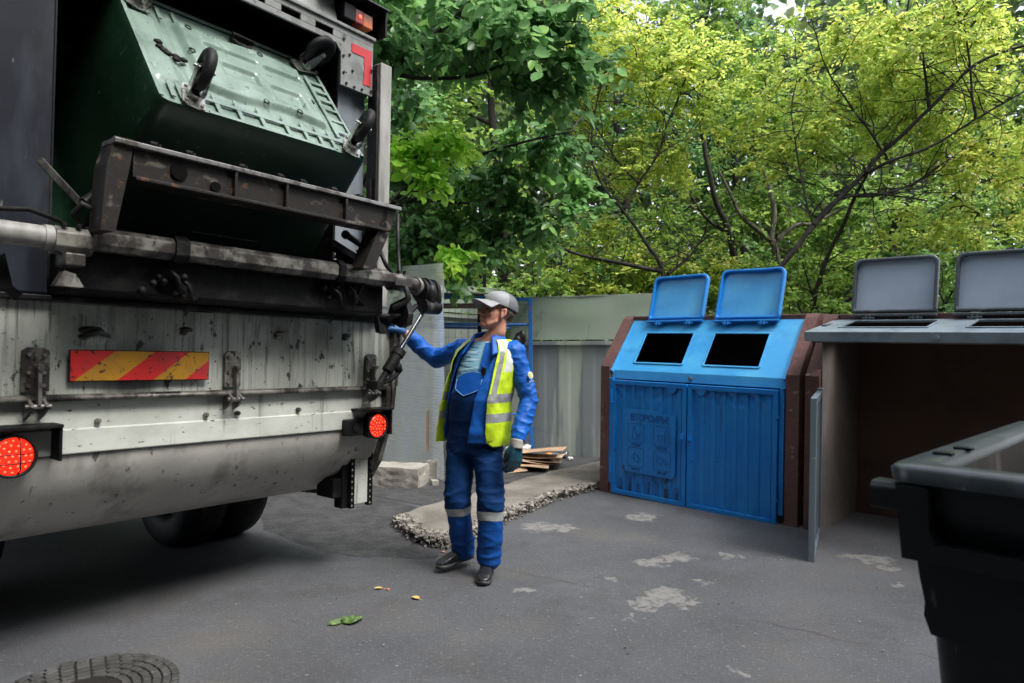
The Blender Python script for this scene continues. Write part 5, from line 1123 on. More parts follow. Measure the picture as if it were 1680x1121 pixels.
# dark linden hanging over the truck
tree('linden_tree', 'dark green large-leaved tree overhanging the truck and the plastic screen', (-3.4, 9.6, 0),
     [([(-3.4, 9.6, 0), (-3.3, 9.5, 2), (-3.1, 9.2, 4), (-3.0, 9.0, 6.5)], .16, .07), ([(-3.2, 9.4, 2.8), (-2.2, 8.0, 3.9), P(640, 120, 7.2), P(720, 50, 6.9), P(800, -20, 6.6)], .07, .018),
      ([(-3.2, 9.4, 1.8), (-2.2, 8.9, 2.6), P(680, 300, 8.2), P(800, 250, 7.9), P(940, 215, 7.8)], .05, .01), ([(-3.2, 9.4, 1.6), P(640, 350, 8.6), P(720, 330, 8.2), P(800, 340, 8.0)], .04, .01),
      ([P(640, 120, 7.2), P(700, 130, 7.0), P(800, 120, 6.9), P(880, 60, 6.8)], .03, .008)],
     [(P(700, 40, 6.9), (1.3, .9, .5), 46), (P(850, 60, 6.9), (.75, .7, .5), 34), (P(930, 120, 7.0), (.35, .5, .35), 12), (P(700, 270, 8.4), (.6, .6, .55), 26), (P(690, 400, 8.3), (.6, .5, .55), 44), (P(800, 350, 8.3), (.7, .6, .6), 32), (P(900, 330, 8.4), (.5, .5, .6), 12), (P(500, 60, 7.6), (1.5, 1, 1.3), 30), (P(880, 230, 8.2), (.7, .5, .4), 14), (P(640, 170, 8.0), (.4, .5, .5), 6)],
     .125, 'leaf_linden', per=(5, 8), twl=.45, wide=.78, droop=.75, grp=TG, extra=2)
# light sprig catching the sky
tree('hazel_tree', 'young light green tree leaning over the plastic screen from the left', (-2.4, 8.9, 0),
     [([(-2.4, 8.9, 0), (-2.2, 8.8, 1.8), P(600, 300, 8.0), P(660, 270, 7.1), P(745, 228, 6.9)], .04, .006), ([P(600, 300, 8.0), P(650, 330, 7.1), P(690, 300, 7.0)], .015, .005)],
     [(P(670, 252, 7.0), (.3, .12, .09), 8), (P(735, 232, 6.9), (.24, .12, .07), 8), (P(690, 290, 7.0), (.2, .12, .08), 5), (P(645, 245, 7.1), (.12, .15, .1), 4), (P(740, 420, 7.5), (.25, .15, .12), 4)],
     
     .115, 'leaf_lime', per=(5, 7), twl=.3, wide=.74, droop=.4, grp=TG)
# long leaning tree above the blue lids
tree('leaning_tree', 'yellow-green tree with a long dark leaning stem rising right above the blue lids', (3.15, 9.2, 0),
     [([(3.15, 9.2, 0), P(1235, 500, 9.2), P(1275, 445, 9.2), P(1335, 370, 9.2), P(1410, 290, 9.2), P(1450, 250, 9.2), P(1525, 180, 9.1), P(1600, 105, 9.0), P(1700, 70, 8.9)], .048, .018),
      ([P(1410, 290, 9.2), P(1460, 265, 9.0), P(1530, 240, 8.9), P(1600, 195, 8.8), P(1700, 140, 8.6)], .028, .010), ([P(1335, 370, 9.2), P(1370, 330, 9.2), P(1440, 318, 9.3), P(1520, 330, 9.4)], .03, .01),
      ([P(1370, 320, 9.2), P(1440, 320, 9.5), P(1500, 300, 9.6), P(1560, 260, 9.6)], .03, .012), ([P(1525, 180, 9.1), P(1515, 100, 9.2), P(1520, 20, 9.3)], .022, .01), ([P(1600, 195, 8.8), P(1590, 100, 8.8), P(1570, 0, 8.8)], .02, .009),
      ([P(1450, 250, 9.2), P(1400, 180, 9.3), P(1350, 100, 9.4), P(1330, 20, 9.5)], .018, .006), ([P(1335, 370, 9.2), P(1320, 300, 9.3), P(1300, 200, 9.4), P(1310, 100, 9.5)], .016, .006)],
     [(P(1400, 110, 9.6), (1.5, 1, .8), 75), (P(1560, 110, 9.8), (1.3, 1, .9), 80), (P(1300, 230, 9.9), (1.0, .8, .6), 45), (P(1620, 260, 9.9), (.9, .8, .6), 42), (P(1480, 210, 10.1), (1, .7, .6), 34), (P(1500, 40, 9.0), (1.2, .7, .5), 34), (P(1560, 380, 10.4), (1.2, .7, .5), 30), (P(1750, 200, 9.6), (1, 1, 1.5), 24)],
     .072, 'leaf_yellow', per=(7, 12), twl=.5, wide=.5, grp=TG, extra=16)
tree('crooked_tree', 'crooked dark branched tree in the middle above the green fence', (2.25, 9.9, 0),
     [([(2.25, 9.9, 0), P(1090, 470, 9.9), P(1060, 400, 9.9), P(1020, 345, 9.9), P(985, 300, 9.9), P(970, 240, 10), P(990, 120, 10)], .038, .010), ([P(1020, 345, 9.9), P(1050, 300, 9.9), P(1085, 240, 9.8), P(1100, 190, 9.8), P(1160, 60, 9.7)], .026, .008),
      ([P(1085, 445, 9.9), P(1010, 430, 9.7), P(940, 415, 9.6), P(880, 390, 9.5), P(800, 395, 9.4)], .035, .01), ([P(1095, 450, 9.9), P(1130, 420, 10), P(1160, 380, 10)], .03, .01), ([P(1050, 300, 9.9), P(1010, 260, 9.9), P(960, 180, 9.9), P(900, 140, 9.9)], .018, .006)],
     [(P(1000, 90, 10.3), (1.0, .9, .9), 62), (P(1120, 120, 10.2), (1.1, .9, .9), 70), (P(1060, 260, 10.5), (1.0, .7, .6), 42), (P(930, 180, 10.6), (.7, .7, .8), 36), (P(1000, 400, 10.6), (1.1, .5, .35), 30), (P(1150, 440, 10.5), (.9, .6, .4), 30)],
     .072, 'leaf_yellow', per=(7, 12), twl=.5, wide=.5, grp=TG, extra=18)
tree('forked_tree', 'thicker forked tree with pale bark standing behind the blue lids', (4.6, 12, 0),
     [([(4.6, 12, 0), P(1275, 440, 12), P(1265, 390, 12), P(1270, 340, 12), P(1245, 240, 12), P(1260, 60, 12)], .075, .03), ([P(1272, 400, 12), P(1240, 375, 12), P(1215, 350, 12), P(1180, 280, 12)], .06, .02), ([P(1275, 395, 12), P(1305, 370, 12), P(1340, 365, 12), P(1400, 330, 12)], .05, .018)],
     [(P(1250, 160, 12.3), (1.6, 1, 1.2), 75), (P(1180, 340, 12.5), (1.3, .8, .8), 42), (P(1320, 330, 12.6), (1.3, .8, .8), 42), (P(1260, 450, 12.3), (1.5, .8, .4), 36)],
     .10, 'leaf_mid', 'bark_pale', per=(6, 10), twl=.6, wide=.52, grp=TG, extra=3)
tree('slender_tree', 'slender dark tree left of the forked one behind the fence', (3.9, 11.4, 0),
     [([(3.9, 11.4, 0), P(1205, 440, 11.4), P(1195, 380, 11.4), P(1165, 290, 11.4), P(1150, 150, 11.4), P(1170, -50, 11.4)], .075, .025), ([P(1195, 380, 11.4), P(1160, 360, 11.4), P(1120, 300, 11.4)], .04, .015)],
     [(P(1130, 20, 11.6), (1.5, .9, 1.0), 50), (P(1100, 380, 11.6), (1, .6, .6), 26), (P(1040, 460, 11.2), (1.2, .5, .3), 26)], .095, 'leaf_mid', per=(6, 10), twl=.6, wide=.52, grp=TG, extra=3)
tree('right_tree', 'bushy tree behind the grey lids at the right edge', (6.9, 12.0, 0),
     [([(6.9, 12, 0), P(1465, 430, 12), P(1480, 350, 12), P(1540, 250, 12), P(1560, 60, 12)], .12, .04), ([P(1380, 500, 10.5), P(1440, 470, 10.5), P(1490, 455, 10.5)], .03, .012), ([P(1330, 510, 10.4), P(1350, 440, 10.4), P(1400, 330, 10.4), P(1420, 290, 10.4)], .045, .02)],
     [(P(1600, 330, 12.3), (1.5, 1, .9), 60), (P(1450, 380, 12.3), (1.3, .9, .8), 50), (P(1600, 430, 11.9), (1.8, .8, .4), 44), (P(1380, 450, 11.8), (1.1, .7, .5), 36), (P(1800, 300, 12), (1.4, 1.2, 2.2), 36)],
     .095, 'leaf_mid', per=(6, 10), twl=.6, wide=.52, grp=TG, extra=9)
# second row
row2 = [(-7.5, 15.5, 10.5, 'leaf_mid', 'tall green tree far behind the truck at the left'), (-3.2, 14.5, 10, 'leaf_linden', 'dark tree behind the linden left of centre'), (-.4, 15.5, 10.5, 'leaf_mid', 'yellowing tree seen over the pipe cage'), (2.6, 16.5, 10.5, 'leaf_linden', 'tall grey-green tree behind the middle of the fence'), (5.6, 17, 9.5, 'leaf_linden', 'tall dark tree rising behind the blue shelter'), (8.8, 16, 10.5, 'leaf_mid', 'tall yellow-green tree behind the grey shelter'), (12.4, 15.5, 10.5, 'leaf_mid', 'green tree beyond the right end of the grey shelter')]
for (x, y, h, lm, lb) in row2:
    lm_ = [([(x, y, 0), (x+.2, y, h*.35), (x-.1, y, h*.7), (x, y, h)], .17, .04)]
    for k in range(5):
        a = random.uniform(0, 6.28); z = h*(.22+.13*k); lm_.append(([(x, y, z), (x+1.1*math.cos(a), y+.6*math.sin(a), z+.6), (x+1.9*math.cos(a), y+1.1*math.sin(a), z+1.4)], .06, .015))
    tree('tall_tree', lb, (x, y, 0), lm_, [((x, y, h*.34), (2.1, 1.3, 1.5), 46), ((x, y, h*.62), (2.2, 1.5, 1.7), 60), ((x, y, h*.9), (1.7, 1.2, 1.4), 26)], .14, lm, per=(5, 9), twl=.85, wide=.6, grp=TG)
# undergrowth behind the fence
for (x, y, s, lm, lb) in [(-1.6, 11.0, .9, 'leaf_linden', 'dark shrub behind the tall fence at the plastic screen'), (.1, 10.6, .9, 'leaf_mid', 'green shrub behind the pipe cage'), (1.5, 10.6, 1.0, 'leaf_yellow', 'yellowing shrub showing over the green fence'), (3.0, 10.7, 1.0, 'leaf_mid', 'leafy shrub behind the first blue lid'), (4.4, 10.4, .9, 'leaf_mid', 'leafy shrub between the blue and the grey lids'), (6.0, 10.0, 1.0, 'leaf_linden', 'dark shrub behind the two grey lids'), (8.0, 9.6, 1.0, 'leaf_mid', 'shrub behind the right end of the grey shelter')]:
    lm_ = [([(x, y, 0), (x+random.uniform(-.6, .6), y, 1.3), (x+random.uniform(-1.1, 1.1), y+random.uniform(-.2, .3), 2.7)], .03, .008) for _ in range(5)]
    o = tree('shrub', lb, (x, y, 0), lm_, [((x, y, 2.1), (1.1*s, .6, .85*s), 42), ((x, y, .9), (1.0, .5, .8), 10)], .085, lm, per=(6, 9), twl=.4, wide=.52, grp='shrubs behind the fence', extra=3); o['category'] = 'shrub'
# far wood: one mass nobody could count
def far_wood():
    N = 150000; x = rng.uniform(-26, 34, N); h = rng.random(N)**.85*15.0; y = 22+rng.normal(0, 1.6, N)+2*np.sin(x*.6); top = 12.2+1.6*np.sin(x*.5+1.3)+1.2*np.sin(x*1.3)
    k = h < top+rng.normal(0, .5, N); x, y, h = x[k], y[k], h[k]; n_ = len(x)
    o = leaf_mesh('far_wood', np.stack([x, y, h], 1), rng.normal(0, 1, (n_, 3))+np.array([0, 0, -.3]), rng.normal(0, .7, (n_, 3))+np.array([0, -.3, 1]), rng.uniform(.2, .42, n_), .7, M['leaf_far_shaded'], None)
    tag(o, 'distant mass of woodland coloured dark for the shade in the gaps between the trees', 'woodland', kind='stuff')
far_wood()

# ================================================================== PERSON
O = Vector((-.24, 4.27, 0))
man = empty('person', O, 'worker in blue overalls, yellow hi-vis vest and grey cap reaching to the truck lever', 'person')
YAW = R(25); LF_ = Vector((math.cos(YAW), -math.sin(YAW), 0)); FR_ = Vector((-math.sin(YAW), -math.cos(YAW), 0))
def spine(z):
    t = (z-.88)/.56; return Vector((-.235+.085*t, 4.33-.01*t, z))-O
def lerp_tab(tab, z):
    for i in range(len(tab)-1):
        if tab[i][0] <= z <= tab[i+1][0]:
            t = (z-tab[i][0])/(tab[i+1][0]-tab[i][0]); t = t*t*(3-2*t) if False else t
            return [a+(b_-a)*t for a, b_ in zip(tab[i][1:], tab[i+1][1:])]
    return list(tab[0][1:]) if z < tab[0][0] else list(tab[-1][1:])
#        z     half-width half-depth forward offset
TORSO = [(.72, .15, .115, .0), (.86, .172, .125, .0), (.98, .168, .132, .012), (1.10, .165, .14, .028), (1.22, .172, .132, .015), (1.33, .178, .118, .0), (1.40, .165, .105, -.01), (1.45, .115, .085, -.015), (1.485, .066, .066, -.01)]
def tp(z, t, grow=0, gd=None):
    a, b_, f = lerp_tab(TORSO, z); a += grow; b_ += grow if gd is None else gd
    ct, st = math.cos(t), math.sin(t); e = .88
    return spine(z)+FR_*(f+b_*math.copysign(abs(ct)**e, ct))+LF_*(a*math.copysign(abs(st)**e, st))
def W2(x, y, z): return Vector((x, y, z))-O
# joints
RS, LS = W2(-.318, 4.40, 1.405), W2(.012, 4.245, 1.395)
RE, RW = W2(-.515, 4.56, 1.34), W2(-.69, 4.45, 1.505)
LE, LW = W2(.105, 4.225, 1.10), W2(.03, 4.10, .852)
RH, LH = W2(-.315, 4.365, .88), W2(-.16, 4.295, .88)
RK, LK = W2(-.345, 4.30, .47), W2(-.128, 4.20, .455)
RA, LA = W2(-.315, 4.42, .10), W2(-.142, 4.235, .10)
HC = W2(-.093, 4.285, 1.638)                    # head centre
HY = R(66); HM = Matrix.Translation(HC) @ Matrix.Rotation(-HY, 4, 'Z') @ Matrix.Rotation(R(-15), 4, 'X')   # local: x left, y back, z up
# --- body (one continuous surface, mostly under the clothes)
q = MB()
def hq(p): return HM @ Vector(p)
HR = HM.to_3x3()
def hs(c, r): q.sphere(hq(c), r, 24, rot=HR)
hs((0, .018, .035), (.074, .094, .082)); hs((0, -.028, -.02), (.064, .064, .088)); hs((0, -.036, -.068), (.052, .055, .042)); hs((0, -.074, -.092), (.024, .022, .018)); hs((0, -.055, -.10), (.035, .035, .018))
for s in (-1, 1):
    q.chain([hq((s*.012, -.086, .022)), hq((s*.045, -.072, .024))], [.013, .012], 12); hs((s*.040, -.062, -.024), (.024, .022, .02)); hs((s*.012, -.101, -.034), (.010, .012, .009))
    q.chain([hq((s*.076, -.0, .012)), hq((s*.088, .016, .02)), hq((s*.086, .02, -.01)), hq((s*.078, .004, -.034))], [.008, .0085, .009, .008], 10); hs((s*.077, .008, -.008), (.008, .016, .026))
    q.chain([hq((s*.046, -.015, -.058)), hq((s*.033, -.052, -.088))], [.017, .018], 12)
q.chain([hq((0, -.092, .012)), hq((0, -.104, -.012)), hq((0, -.118, -.030))], [.009, .0115, .0135], 14); hs((0, -.104, -.038), (.012, .01, .007))
q.chain([hq((-.02, -.090, -.060)), hq((0, -.099, -.058)), hq((.02, -.090, -.060))], [.006, .008, .006], 10); q.chain([hq((-.017, -.088, -.070)), hq((0, -.096, -.071)), hq((.017, -.088, -.070))], [.006, .009, .006], 10)
NB = spine(1.44)
q.chain([hq((0, .022, -.05)), hq((0, .034, -.11)), NB+Vector((0, 0, .0))+FR_*.012], [.054, .051, .056], 22)
# torso
def torso_ring(z, g): return [tuple(tp(z, 2*math.pi*i/28, g)) for i in range(28)]
loft(q, [torso_ring(z, -.018) for z in (.82, .86, .98, 1.10, 1.22, 1.33, 1.40, 1.45, 1.48)], cap0=True, cap1=True)
q.chain([spine(1.42), RS], [.07, .058]); q.chain([spine(1.42), LS], [.07, .058])
q.chain([RS, RE, RW], [.052, .040, .030], 16); q.chain([LS, LE, LW], [.052, .040, .030], 16)
q.chain([RH, RK, RA], [.078, .052, .04], 16); q.chain([LH, LK, LA], [.078, .052, .04], 16)
# hands
def hand(wrist, d, palm_n, curl, grow=0.0, side=1, scale=1.0):
    """d: direction of the fingers, palm_n: where the palm faces. five chains"""
    d = d.normalized(); pn = (palm_n-d*palm_n.dot(d)).normalized(); sx = d.cross(pn)*side; s_ = scale
    k = MB(); pc = wrist+d*.05*s_
    for o_ in (-.028, -.010, .010, .028): k.chain([wrist+d*.01*s_+sx*o_*.55*s_, wrist+d*.088*s_+sx*o_*s_], [.015*s_+grow, .0125*s_+grow], 12)
    for j, (o_, L_, cu) in enumerate(((-.030, .070, 1.0), (-.010, .080, .92), (.010, .076, .95), (.030, .060, 1.1))):
        p = wrist+d*.088*s_+sx*o_*s_; pts = [p]; ang = 0
        for f_, seg in enumerate((.42, .32, .26)):
            ang += curl*cu*(.75 if f_ == 0 else 1.0); dd = d*math.cos(ang)+pn*math.sin(ang)+sx*o_*.6; pts.append(pts[-1]+dd*L_*seg*s_*1.15)
        k.chain(pts, [.0105*s_+grow, .0098*s_+grow, .0088*s_+grow, .0075*s_+grow], 12)
    t0 = wrist+d*.022*s_-sx*.022*s_+pn*.008; t1 = t0+(d*.75-sx*.45+pn*.40).normalized()*.036*s_; t2 = t1+(d*.85+sx*.10+pn*.40).normalized()*.032*s_; t3 = t2+(d*.75+sx*.15+pn*.5).normalized()*.024*s_
    k.chain([t0, t1, t2, t3], [.016*s_+grow, .0125*s_+grow, .011*s_+grow, .0088*s_+grow], 12); return k
RD = Vector((-.62, -.10, .42)); LD = Vector((-.10, -.12, -1))
RPN = Vector((-.45, -.35, -.8)); LPN = Vector((-.55, .8, .1))
for k_ in (hand(RW+RD.normalized()*.01, RD, RPN, .80, -.0015, -1), hand(LW+LD.normalized()*.01, LD, LPN, .50, -.0015, 1)):
    n0 = len(q.v); q.v += k_.v; q.f += [[n0+i for i in f] for f in k_.f]; q.m += k_.m; q.sm += k_.sm
blob('body', q, .0042, M['skin'], man, 3)
for s in (-1, 1):
    k = MB(); k.sphere(hq((s*.030, -.0775, .004)), .0112, 16); ey = k.build('eye', M['eye_white_shaded'], man)
    k = MB(); k.sphere(hq((s*.031, -.0875, .004)), .0052, 12); k.build('iris', M['dark_eye'], ey)
    k = MB(); k.tube([hq((s*.014, -.098, .026)), hq((s*.030, -.096, .031)), hq((s*.048, -.084, .027))], [.0025, .0035, .002], 6); k.build('eyebrow', M['hair'], man)
    k = MB(); k.tube([hq((s*.017, -.090, .0085)), hq((s*.030, -.0925, .012)), hq((s*.042, -.084, .008))], [.002, .0028, .002], 6); k.build('eyelid', M['skin'], ey)
# hair: short, shows below the cap at the side and nape
def hairf(s, t):
    a = R(84)+(2*math.pi-2*R(84))*s; z = .045-.125*t*(1 if .22 < s < .78 else (.18+.5*min(1, (min(s, 1-s))/.22)*.6))
    if .13 < s < .27 or .73 < s < .87: z = max(z, .0+.03*0)
    k = math.sqrt(max(.05, 1-((z-.035)/.10)**2)) if z < .035 else 1
    r = 1.055*k; x = math.sin(a)*.077*r; y = .018-math.cos(a)*.096*r
    if z < -.03: y += .0; 
    n_ = .0018*noise.noise(Vector((x*300, y*300, z*60)))
    return hq((x*(1+n_*8), y*(1+n_*8), z))
k = MB(); grid(k, hairf, 90, 24); hr = k.build('hair', M['hair'], man, fixn=False); so = hr.modifiers.new('s', 'SOLIDIFY'); so.thickness = .008; so.offset = 0
# cap
def capf(s, t):
    a = 2*math.pi*s; ph = t*math.pi/2*1.0; rx, ry, rz = .091, .114, .102
    bulge = 1+.05*math.sin(ph*2)
    x = rx*math.cos(ph)**.75*math.sin(a)*bulge; y = .016-ry*math.cos(ph)**.75*math.cos(a)*bulge; z = .040+rz*math.sin(ph)
    tilt = (y)*-.10*(1-t)      # sits lower at the back
    return hq((x, y, z+tilt-.004))
k = MB(); grid(k, capf, 73, 22, mfn=lambda s, t: 0 if (s < .27 or s > .73) else 1)
cp = k.build('cap', [M['cap_light'], M['cap_dark']], man, fixn=False); so = cp.modifiers.new('s', 'SOLIDIFY'); so.thickness = .004
def brimf(s, t):
    a = -R(66)+2*R(66)*s; out = t*(.078*math.cos(a*.95)**.6+.004); rx, ry = .090, .110
    x = (rx+out*.35)*math.sin(a); y = .016-(ry*math.cos(a)+out); z = .046+.010-.030*(math.sin(a)**2)*(.4+t)-.018*t
    return hq((x, y, z))
k = MB(); grid(k, brimf, 31, 10); br = k.build('brim', M['cap_light'], cp, fixn=False); so = br.modifiers.new('s', 'SOLIDIFY'); so.thickness = .004
k = MB(); k.sphere(hq((0, .014, .132)), (.008, .008, .005), 10); k.tube([hq((.088*math.sin(a)*1.01, .016-.110*math.cos(a)*1.01, .042+.0045*math.cos(a))) for a in [i*2*math.pi/40 for i in range(41)]], .003, 6); k.build('cap_trim', M['cap_dark'], cp)
# shirt
M['shirt'] = mat('striped_shirt', (.22, .44, .56), .8, layers=[((.05, .16, .26), (6, 6, 75), .52, .56, 2), ((.5, .66, .72), (5, 5, 60), .58, .64, 2)], bump=[(.3, 25, .008)])
k = MB(); loft(k, [torso_ring(z, .0) for z in (.95, 1.05, 1.15, 1.25, 1.33, 1.40, 1.445, 1.462)]); k.build('shirt', M['shirt'], man)
# overalls: legs and seat as one continuous surface, then bib
def folds(c):
    z = c.z; k1 = sum(math.exp(-((z-zc)/w_)**2) for zc, w_ in ((.48, .08), (.15, .08), (.78, .07)))
    sh = c.x*9*math.sin(z*9); r1 = (1-abs(noise.noise(Vector((c.x*6+sh*.1, c.y*6, z*12)))*2.2))**2; r2 = (1-abs(noise.noise(Vector((c.x*12+4, c.y*12, z*26)))*2.2))**2
    return -.004+r1*(.004+.006*k1)+r2*(.0015+.003*k1)+noise.noise(c*5)*.006
q = MB()
loft(q, [torso_ring(z, .008) for z in (.76, .84, .90, .96, 1.02, 1.08)], cap0=True, cap1=True)
def dn(p, dz): return p+Vector((0, 0, dz))
q.chain([dn(RH, -.02), RH.lerp(RK, .5), RK, RK.lerp(RA, .5), dn(RA, .01)], [.098, .093, .083, .079, .076], 22)
q.chain([dn(LH, -.02), LH.lerp(LK, .5), LK, LK.lerp(LA, .5), dn(LA, .01)], [.099, .094, .083, .079, .076], 22)
M['cloth_mid'] = mat('cloth_mid', (.002, .055, .25), .6, spec=.25, layers=[((.004, .075, .32), 7, .45, .7, 5)], bump=[(.35, 22, .01), (.2, 260, .0008)])
blob('overalls', q, .0075, [M['cloth_navy'], M['cloth_mid']], man, 5, folds, lambda c: 1 if c.z < .402 else 0)
ov = [o for o in man.children if o.name.startswith('overalls')][0]
for (K_, A_, nm) in ((RK, RA, 'r'), (LK, LA, 'l')):       # reflective bands below the knee
    c = K_.lerp(A_, .16); dz = (K_-A_).normalized(); k = MB(); xx = dz.orthogonal().normalized(); yy = dz.cross(xx)
    def bf(s, t):
        a = 2*math.pi*s; p = c+dz*(-.028+.056*t+.008*math.sin(a*2)); r_ = .0865+.002*math.sin(a*5)
        return p+(xx*math.cos(a)+yy*math.sin(a))*r_+xx*0
    grid(k, bf, 49, 5); b_ = k.build('reflective_band', M['reflective'], ov, fixn=False)
    sw = b_.modifiers.new('sw', 'SHRINKWRAP'); sw.target = ov; sw.wrap_method = 'PROJECT'; sw.use_negative_direction = True; sw.use_positive_direction = True; sw.wrap_mode = 'ABOVE_SURFACE'; sw.offset = .0025; sw.project_limit = .04
def bib(s, t):
    top = 1.27-.05*abs(2*s-1)**2; a = R(-62)+R(124)*s; wd = 1-.40*max(0, (t-.35))/.65; z = .96+(top-.96)*t
    return tp(z, a*wd, .013+.003*noise.noise(Vector((s*4, t*4, 0))))
k = MB(); grid(k, bib, 40, 30, mfn=lambda s, t: 1 if t > .62 else 0); bb_ = k.build('bib', [M['cloth_navy'], M['cloth_blue']], ov, fixn=False); so = bb_.modifiers.new('s', 'SOLIDIFY'); so.thickness = .004
def pock(s, t):
    a = R(-30)+R(50)*s; top = 1.225; bot = 1.165-.04*(1-abs(2*s-1)); z = bot+(top-bot)*t
    return tp(z, a, .020)
k = MB(); grid(k, pock, 20, 10); pk = k.build('bib_pocket', M['cloth_blue'], bb_, fixn=False)
k = MB(); k.tube([pock(0, 1)]+[pock(i/12, 0) for i in range(13)]+[pock(1, 1)], .0022, 5); k.build('piping', M['cloth_piping'], pk)
k = MB(); k.tube([bib(i/20, 1) for i in range(21)], .0022, 5); k.build('piping', M['cloth_piping'], bb_)
def strap(s, t):
    z = 1.235+.215*t; a = R(18-2*t)+(s-.5)*R(17); return tp(z, a, .014)
k = MB(); grid(k, strap, 5, 16); st_ = k.build('strap', M['cloth_blue'], bb_, fixn=False)
k = MB(); c = tp(1.275, R(18), .020); k.box(c, (.036, .012, .05), Matrix.Rotation(-YAW+R(-20), 3, 'Z') @ Matrix.Rotation(R(14), 3, 'Y')); k.build('buckle', M['buckle'], st_, .003)
# jacket: open shell on the torso plus sleeves
def jfold(c): return noise.noise(Vector((c.x*9, c.y*9, c.z*7)))*.009+noise.noise(Vector((c.x*22, c.y*22+3, c.z*18)))*.004
def edgeL(z): return R(lerp_tab([(.8, 8), (.95, 11), (1.1, 15), (1.25, 23), (1.36, 29), (1.45, 34), (1.5, 40)], z)[0])
def edgeR(z): return R(lerp_tab([(.8, -86), (.95, -82), (1.1, -70), (1.25, -50), (1.36, -36), (1.45, -32), (1.5, -35)], z)[0])
def jack(s, t):
    z = .835+(1.462-.835)*t; a0, a1 = edgeL(z), 2*math.pi+edgeR(z); a = a0+(a1-a0)*s
    fl = .018*(1-t)**2; g_ = .018+fl+.008*math.exp(-((z-.90)/.03)**2)
    p = tp(z, a, g_); nn = (p-spine(z)).normalized(); return p+nn*jfold(p)*(1 if .01 < s < .99 else .5)
k = MB(); grid(k, jack, 130, 60); jk = k.build('jacket', M['cloth_blue'], man, fixn=False); so = jk.modifiers.new('s', 'SOLIDIFY'); so.thickness = .005; so.offset = 1
def sfold(pts):
    def f(c):
        best = 9
        for p in pts: best = min(best, (c-p).length)
        r1 = (1-abs(noise.noise(Vector((c.x*8, c.y*8, c.z*17)))*2.2))**2; r2 = (1-abs(noise.noise(Vector((c.x*15+4, c.y*15, c.z*30)))*2.2))**2
        return -.004+r1*(.004+.007*math.exp(-(best/.11)**2))+r2*.003+noise.noise(c*7)*.006
    return f
def cuffed(pts, rs): k = MB(); k.chain(pts, rs, 24); return k
k = cuffed([spine(1.385)+LF_*-.10, RS, RS.lerp(RE, .55), RE, RE.lerp(RW, .5), RE.lerp(RW, .80)], [.082, .072, .063, .057, .052, .048])
blob('sleeve', k, .006, M['cloth_blue'], jk, 3, sfold([RE, RS, RW]))
k = cuffed([spine(1.385)+LF_*.10, LS, LS.lerp(LE, .5), LE, LE.lerp(LW, .55), LE.lerp(LW, .90)], [.080, .071, .063, .058, .054, .049])
blob('sleeve', k, .006, M['cloth_blue'], jk, 3, sfold([LE, LE.lerp(LW, .6), LS]))
# collar
def collar(s, t):
    a = R(38)+(2*math.pi-R(76))*s; e = abs(2*s-1); z = 1.445+.012*e*-1; r = .083+.042*t+.030*t*e**3; zz = z+(.088-.03*e)*(1-t)-.030*t*(.6+1.5*e**4)
    c = spine(1.45)+Vector((0, 0, zz-1.45)); return c+(FR_*math.cos(a)*r*1.0+LF_*math.sin(a)*r*1.08)+FR_*(.004+.03*t*e**3)
k = MB(); grid(k, collar, 60, 10); cl = k.build('collar', M['cloth_blue'], jk, fixn=False); so = cl.modifiers.new('s', 'SOLIDIFY'); so.thickness = .004
k = MB()
for s_ in range(2): k.tube([jack(.004 if s_ == 0 else .996, i/24) for i in range(25)], .0035, 5)
k.build('front_hem', M['cloth_blue'], jk)
# sleeve badge
bc = LS.lerp(LE, .62); bn = (Vector((.35, -.93, .05))).normalized(); bu = (LS-LE).normalized(); bx = bu.cross(bn).normalized()
def badge(pts, m_, nm, h=.0):
    k = MB(); vs = [bc+bx*x+bu*y+bn*(.079+h) for x, y in pts]; k.add(vs, [list(range(len(vs)))]); o = k.build(nm, m_, jk, fixn=False); sw = o.modifiers.new('so', 'SOLIDIFY'); sw.thickness = .006; return o
badge([(.028+.016*math.cos(a), .03+.022*math.sin(a)) for a in [i*math.pi/10 for i in range(20)]], M['badge_white'], 'badge')
badge([(.028+.011*math.cos(a), .03+.016*math.sin(a)) for a in [i*math.pi/10 for i in range(20)]], M['badge_yellow'], 'badge_centre', .0015)
k = MB()
for i in range(4): x = .002+i*.009; k.tube([bc+bn*.081+bx*(x)+bu*(-.012-.002*(i % 2)), bc+bn*.082+bx*(x+.004)+bu*(-.006+.003*(i % 3)), bc+bn*.081+bx*(x+.009)+bu*(-.013)], .0018, 5)
k.build('badge_script', M['badge_white'], jk)
# hi-vis vest: two front panels, back; reflective tape in its surface
def vL(z): return R(lerp_tab([(.82, 44), (.9, 38), (1.05, 39), (1.2, 39), (1.33, 36), (1.42, 38), (1.5, 42)], z)[0])
def vR(z): return R(lerp_tab([(.82, -74), (1.0, -72), (1.15, -64), (1.3, -48), (1.38, -42), (1.46, -38)], z)[0])
def vest(s, t):
    z = .815+(1.468-.815)*t; a0, a1 = vL(z), 2*math.pi+vR(z); a = a0+(a1-a0)*s
    g_ = .042+.014*(1-t)**2+.004*math.sin(a*6+z*9)+(.028*(1-t)*max(0, (s-.9)/.1)); p = tp(z, a, g_); 
    if s < .05 and t < .05: p += Vector((0, 0, .03*(1-s/.05)))
    nn = (p-spine(z)).normalized(); q_ = noise.noise(Vector((a*2.2, z*9, 2)))*.008+noise.noise(Vector((a*5, z*20, 7)))*.003
    return p+nn*q_
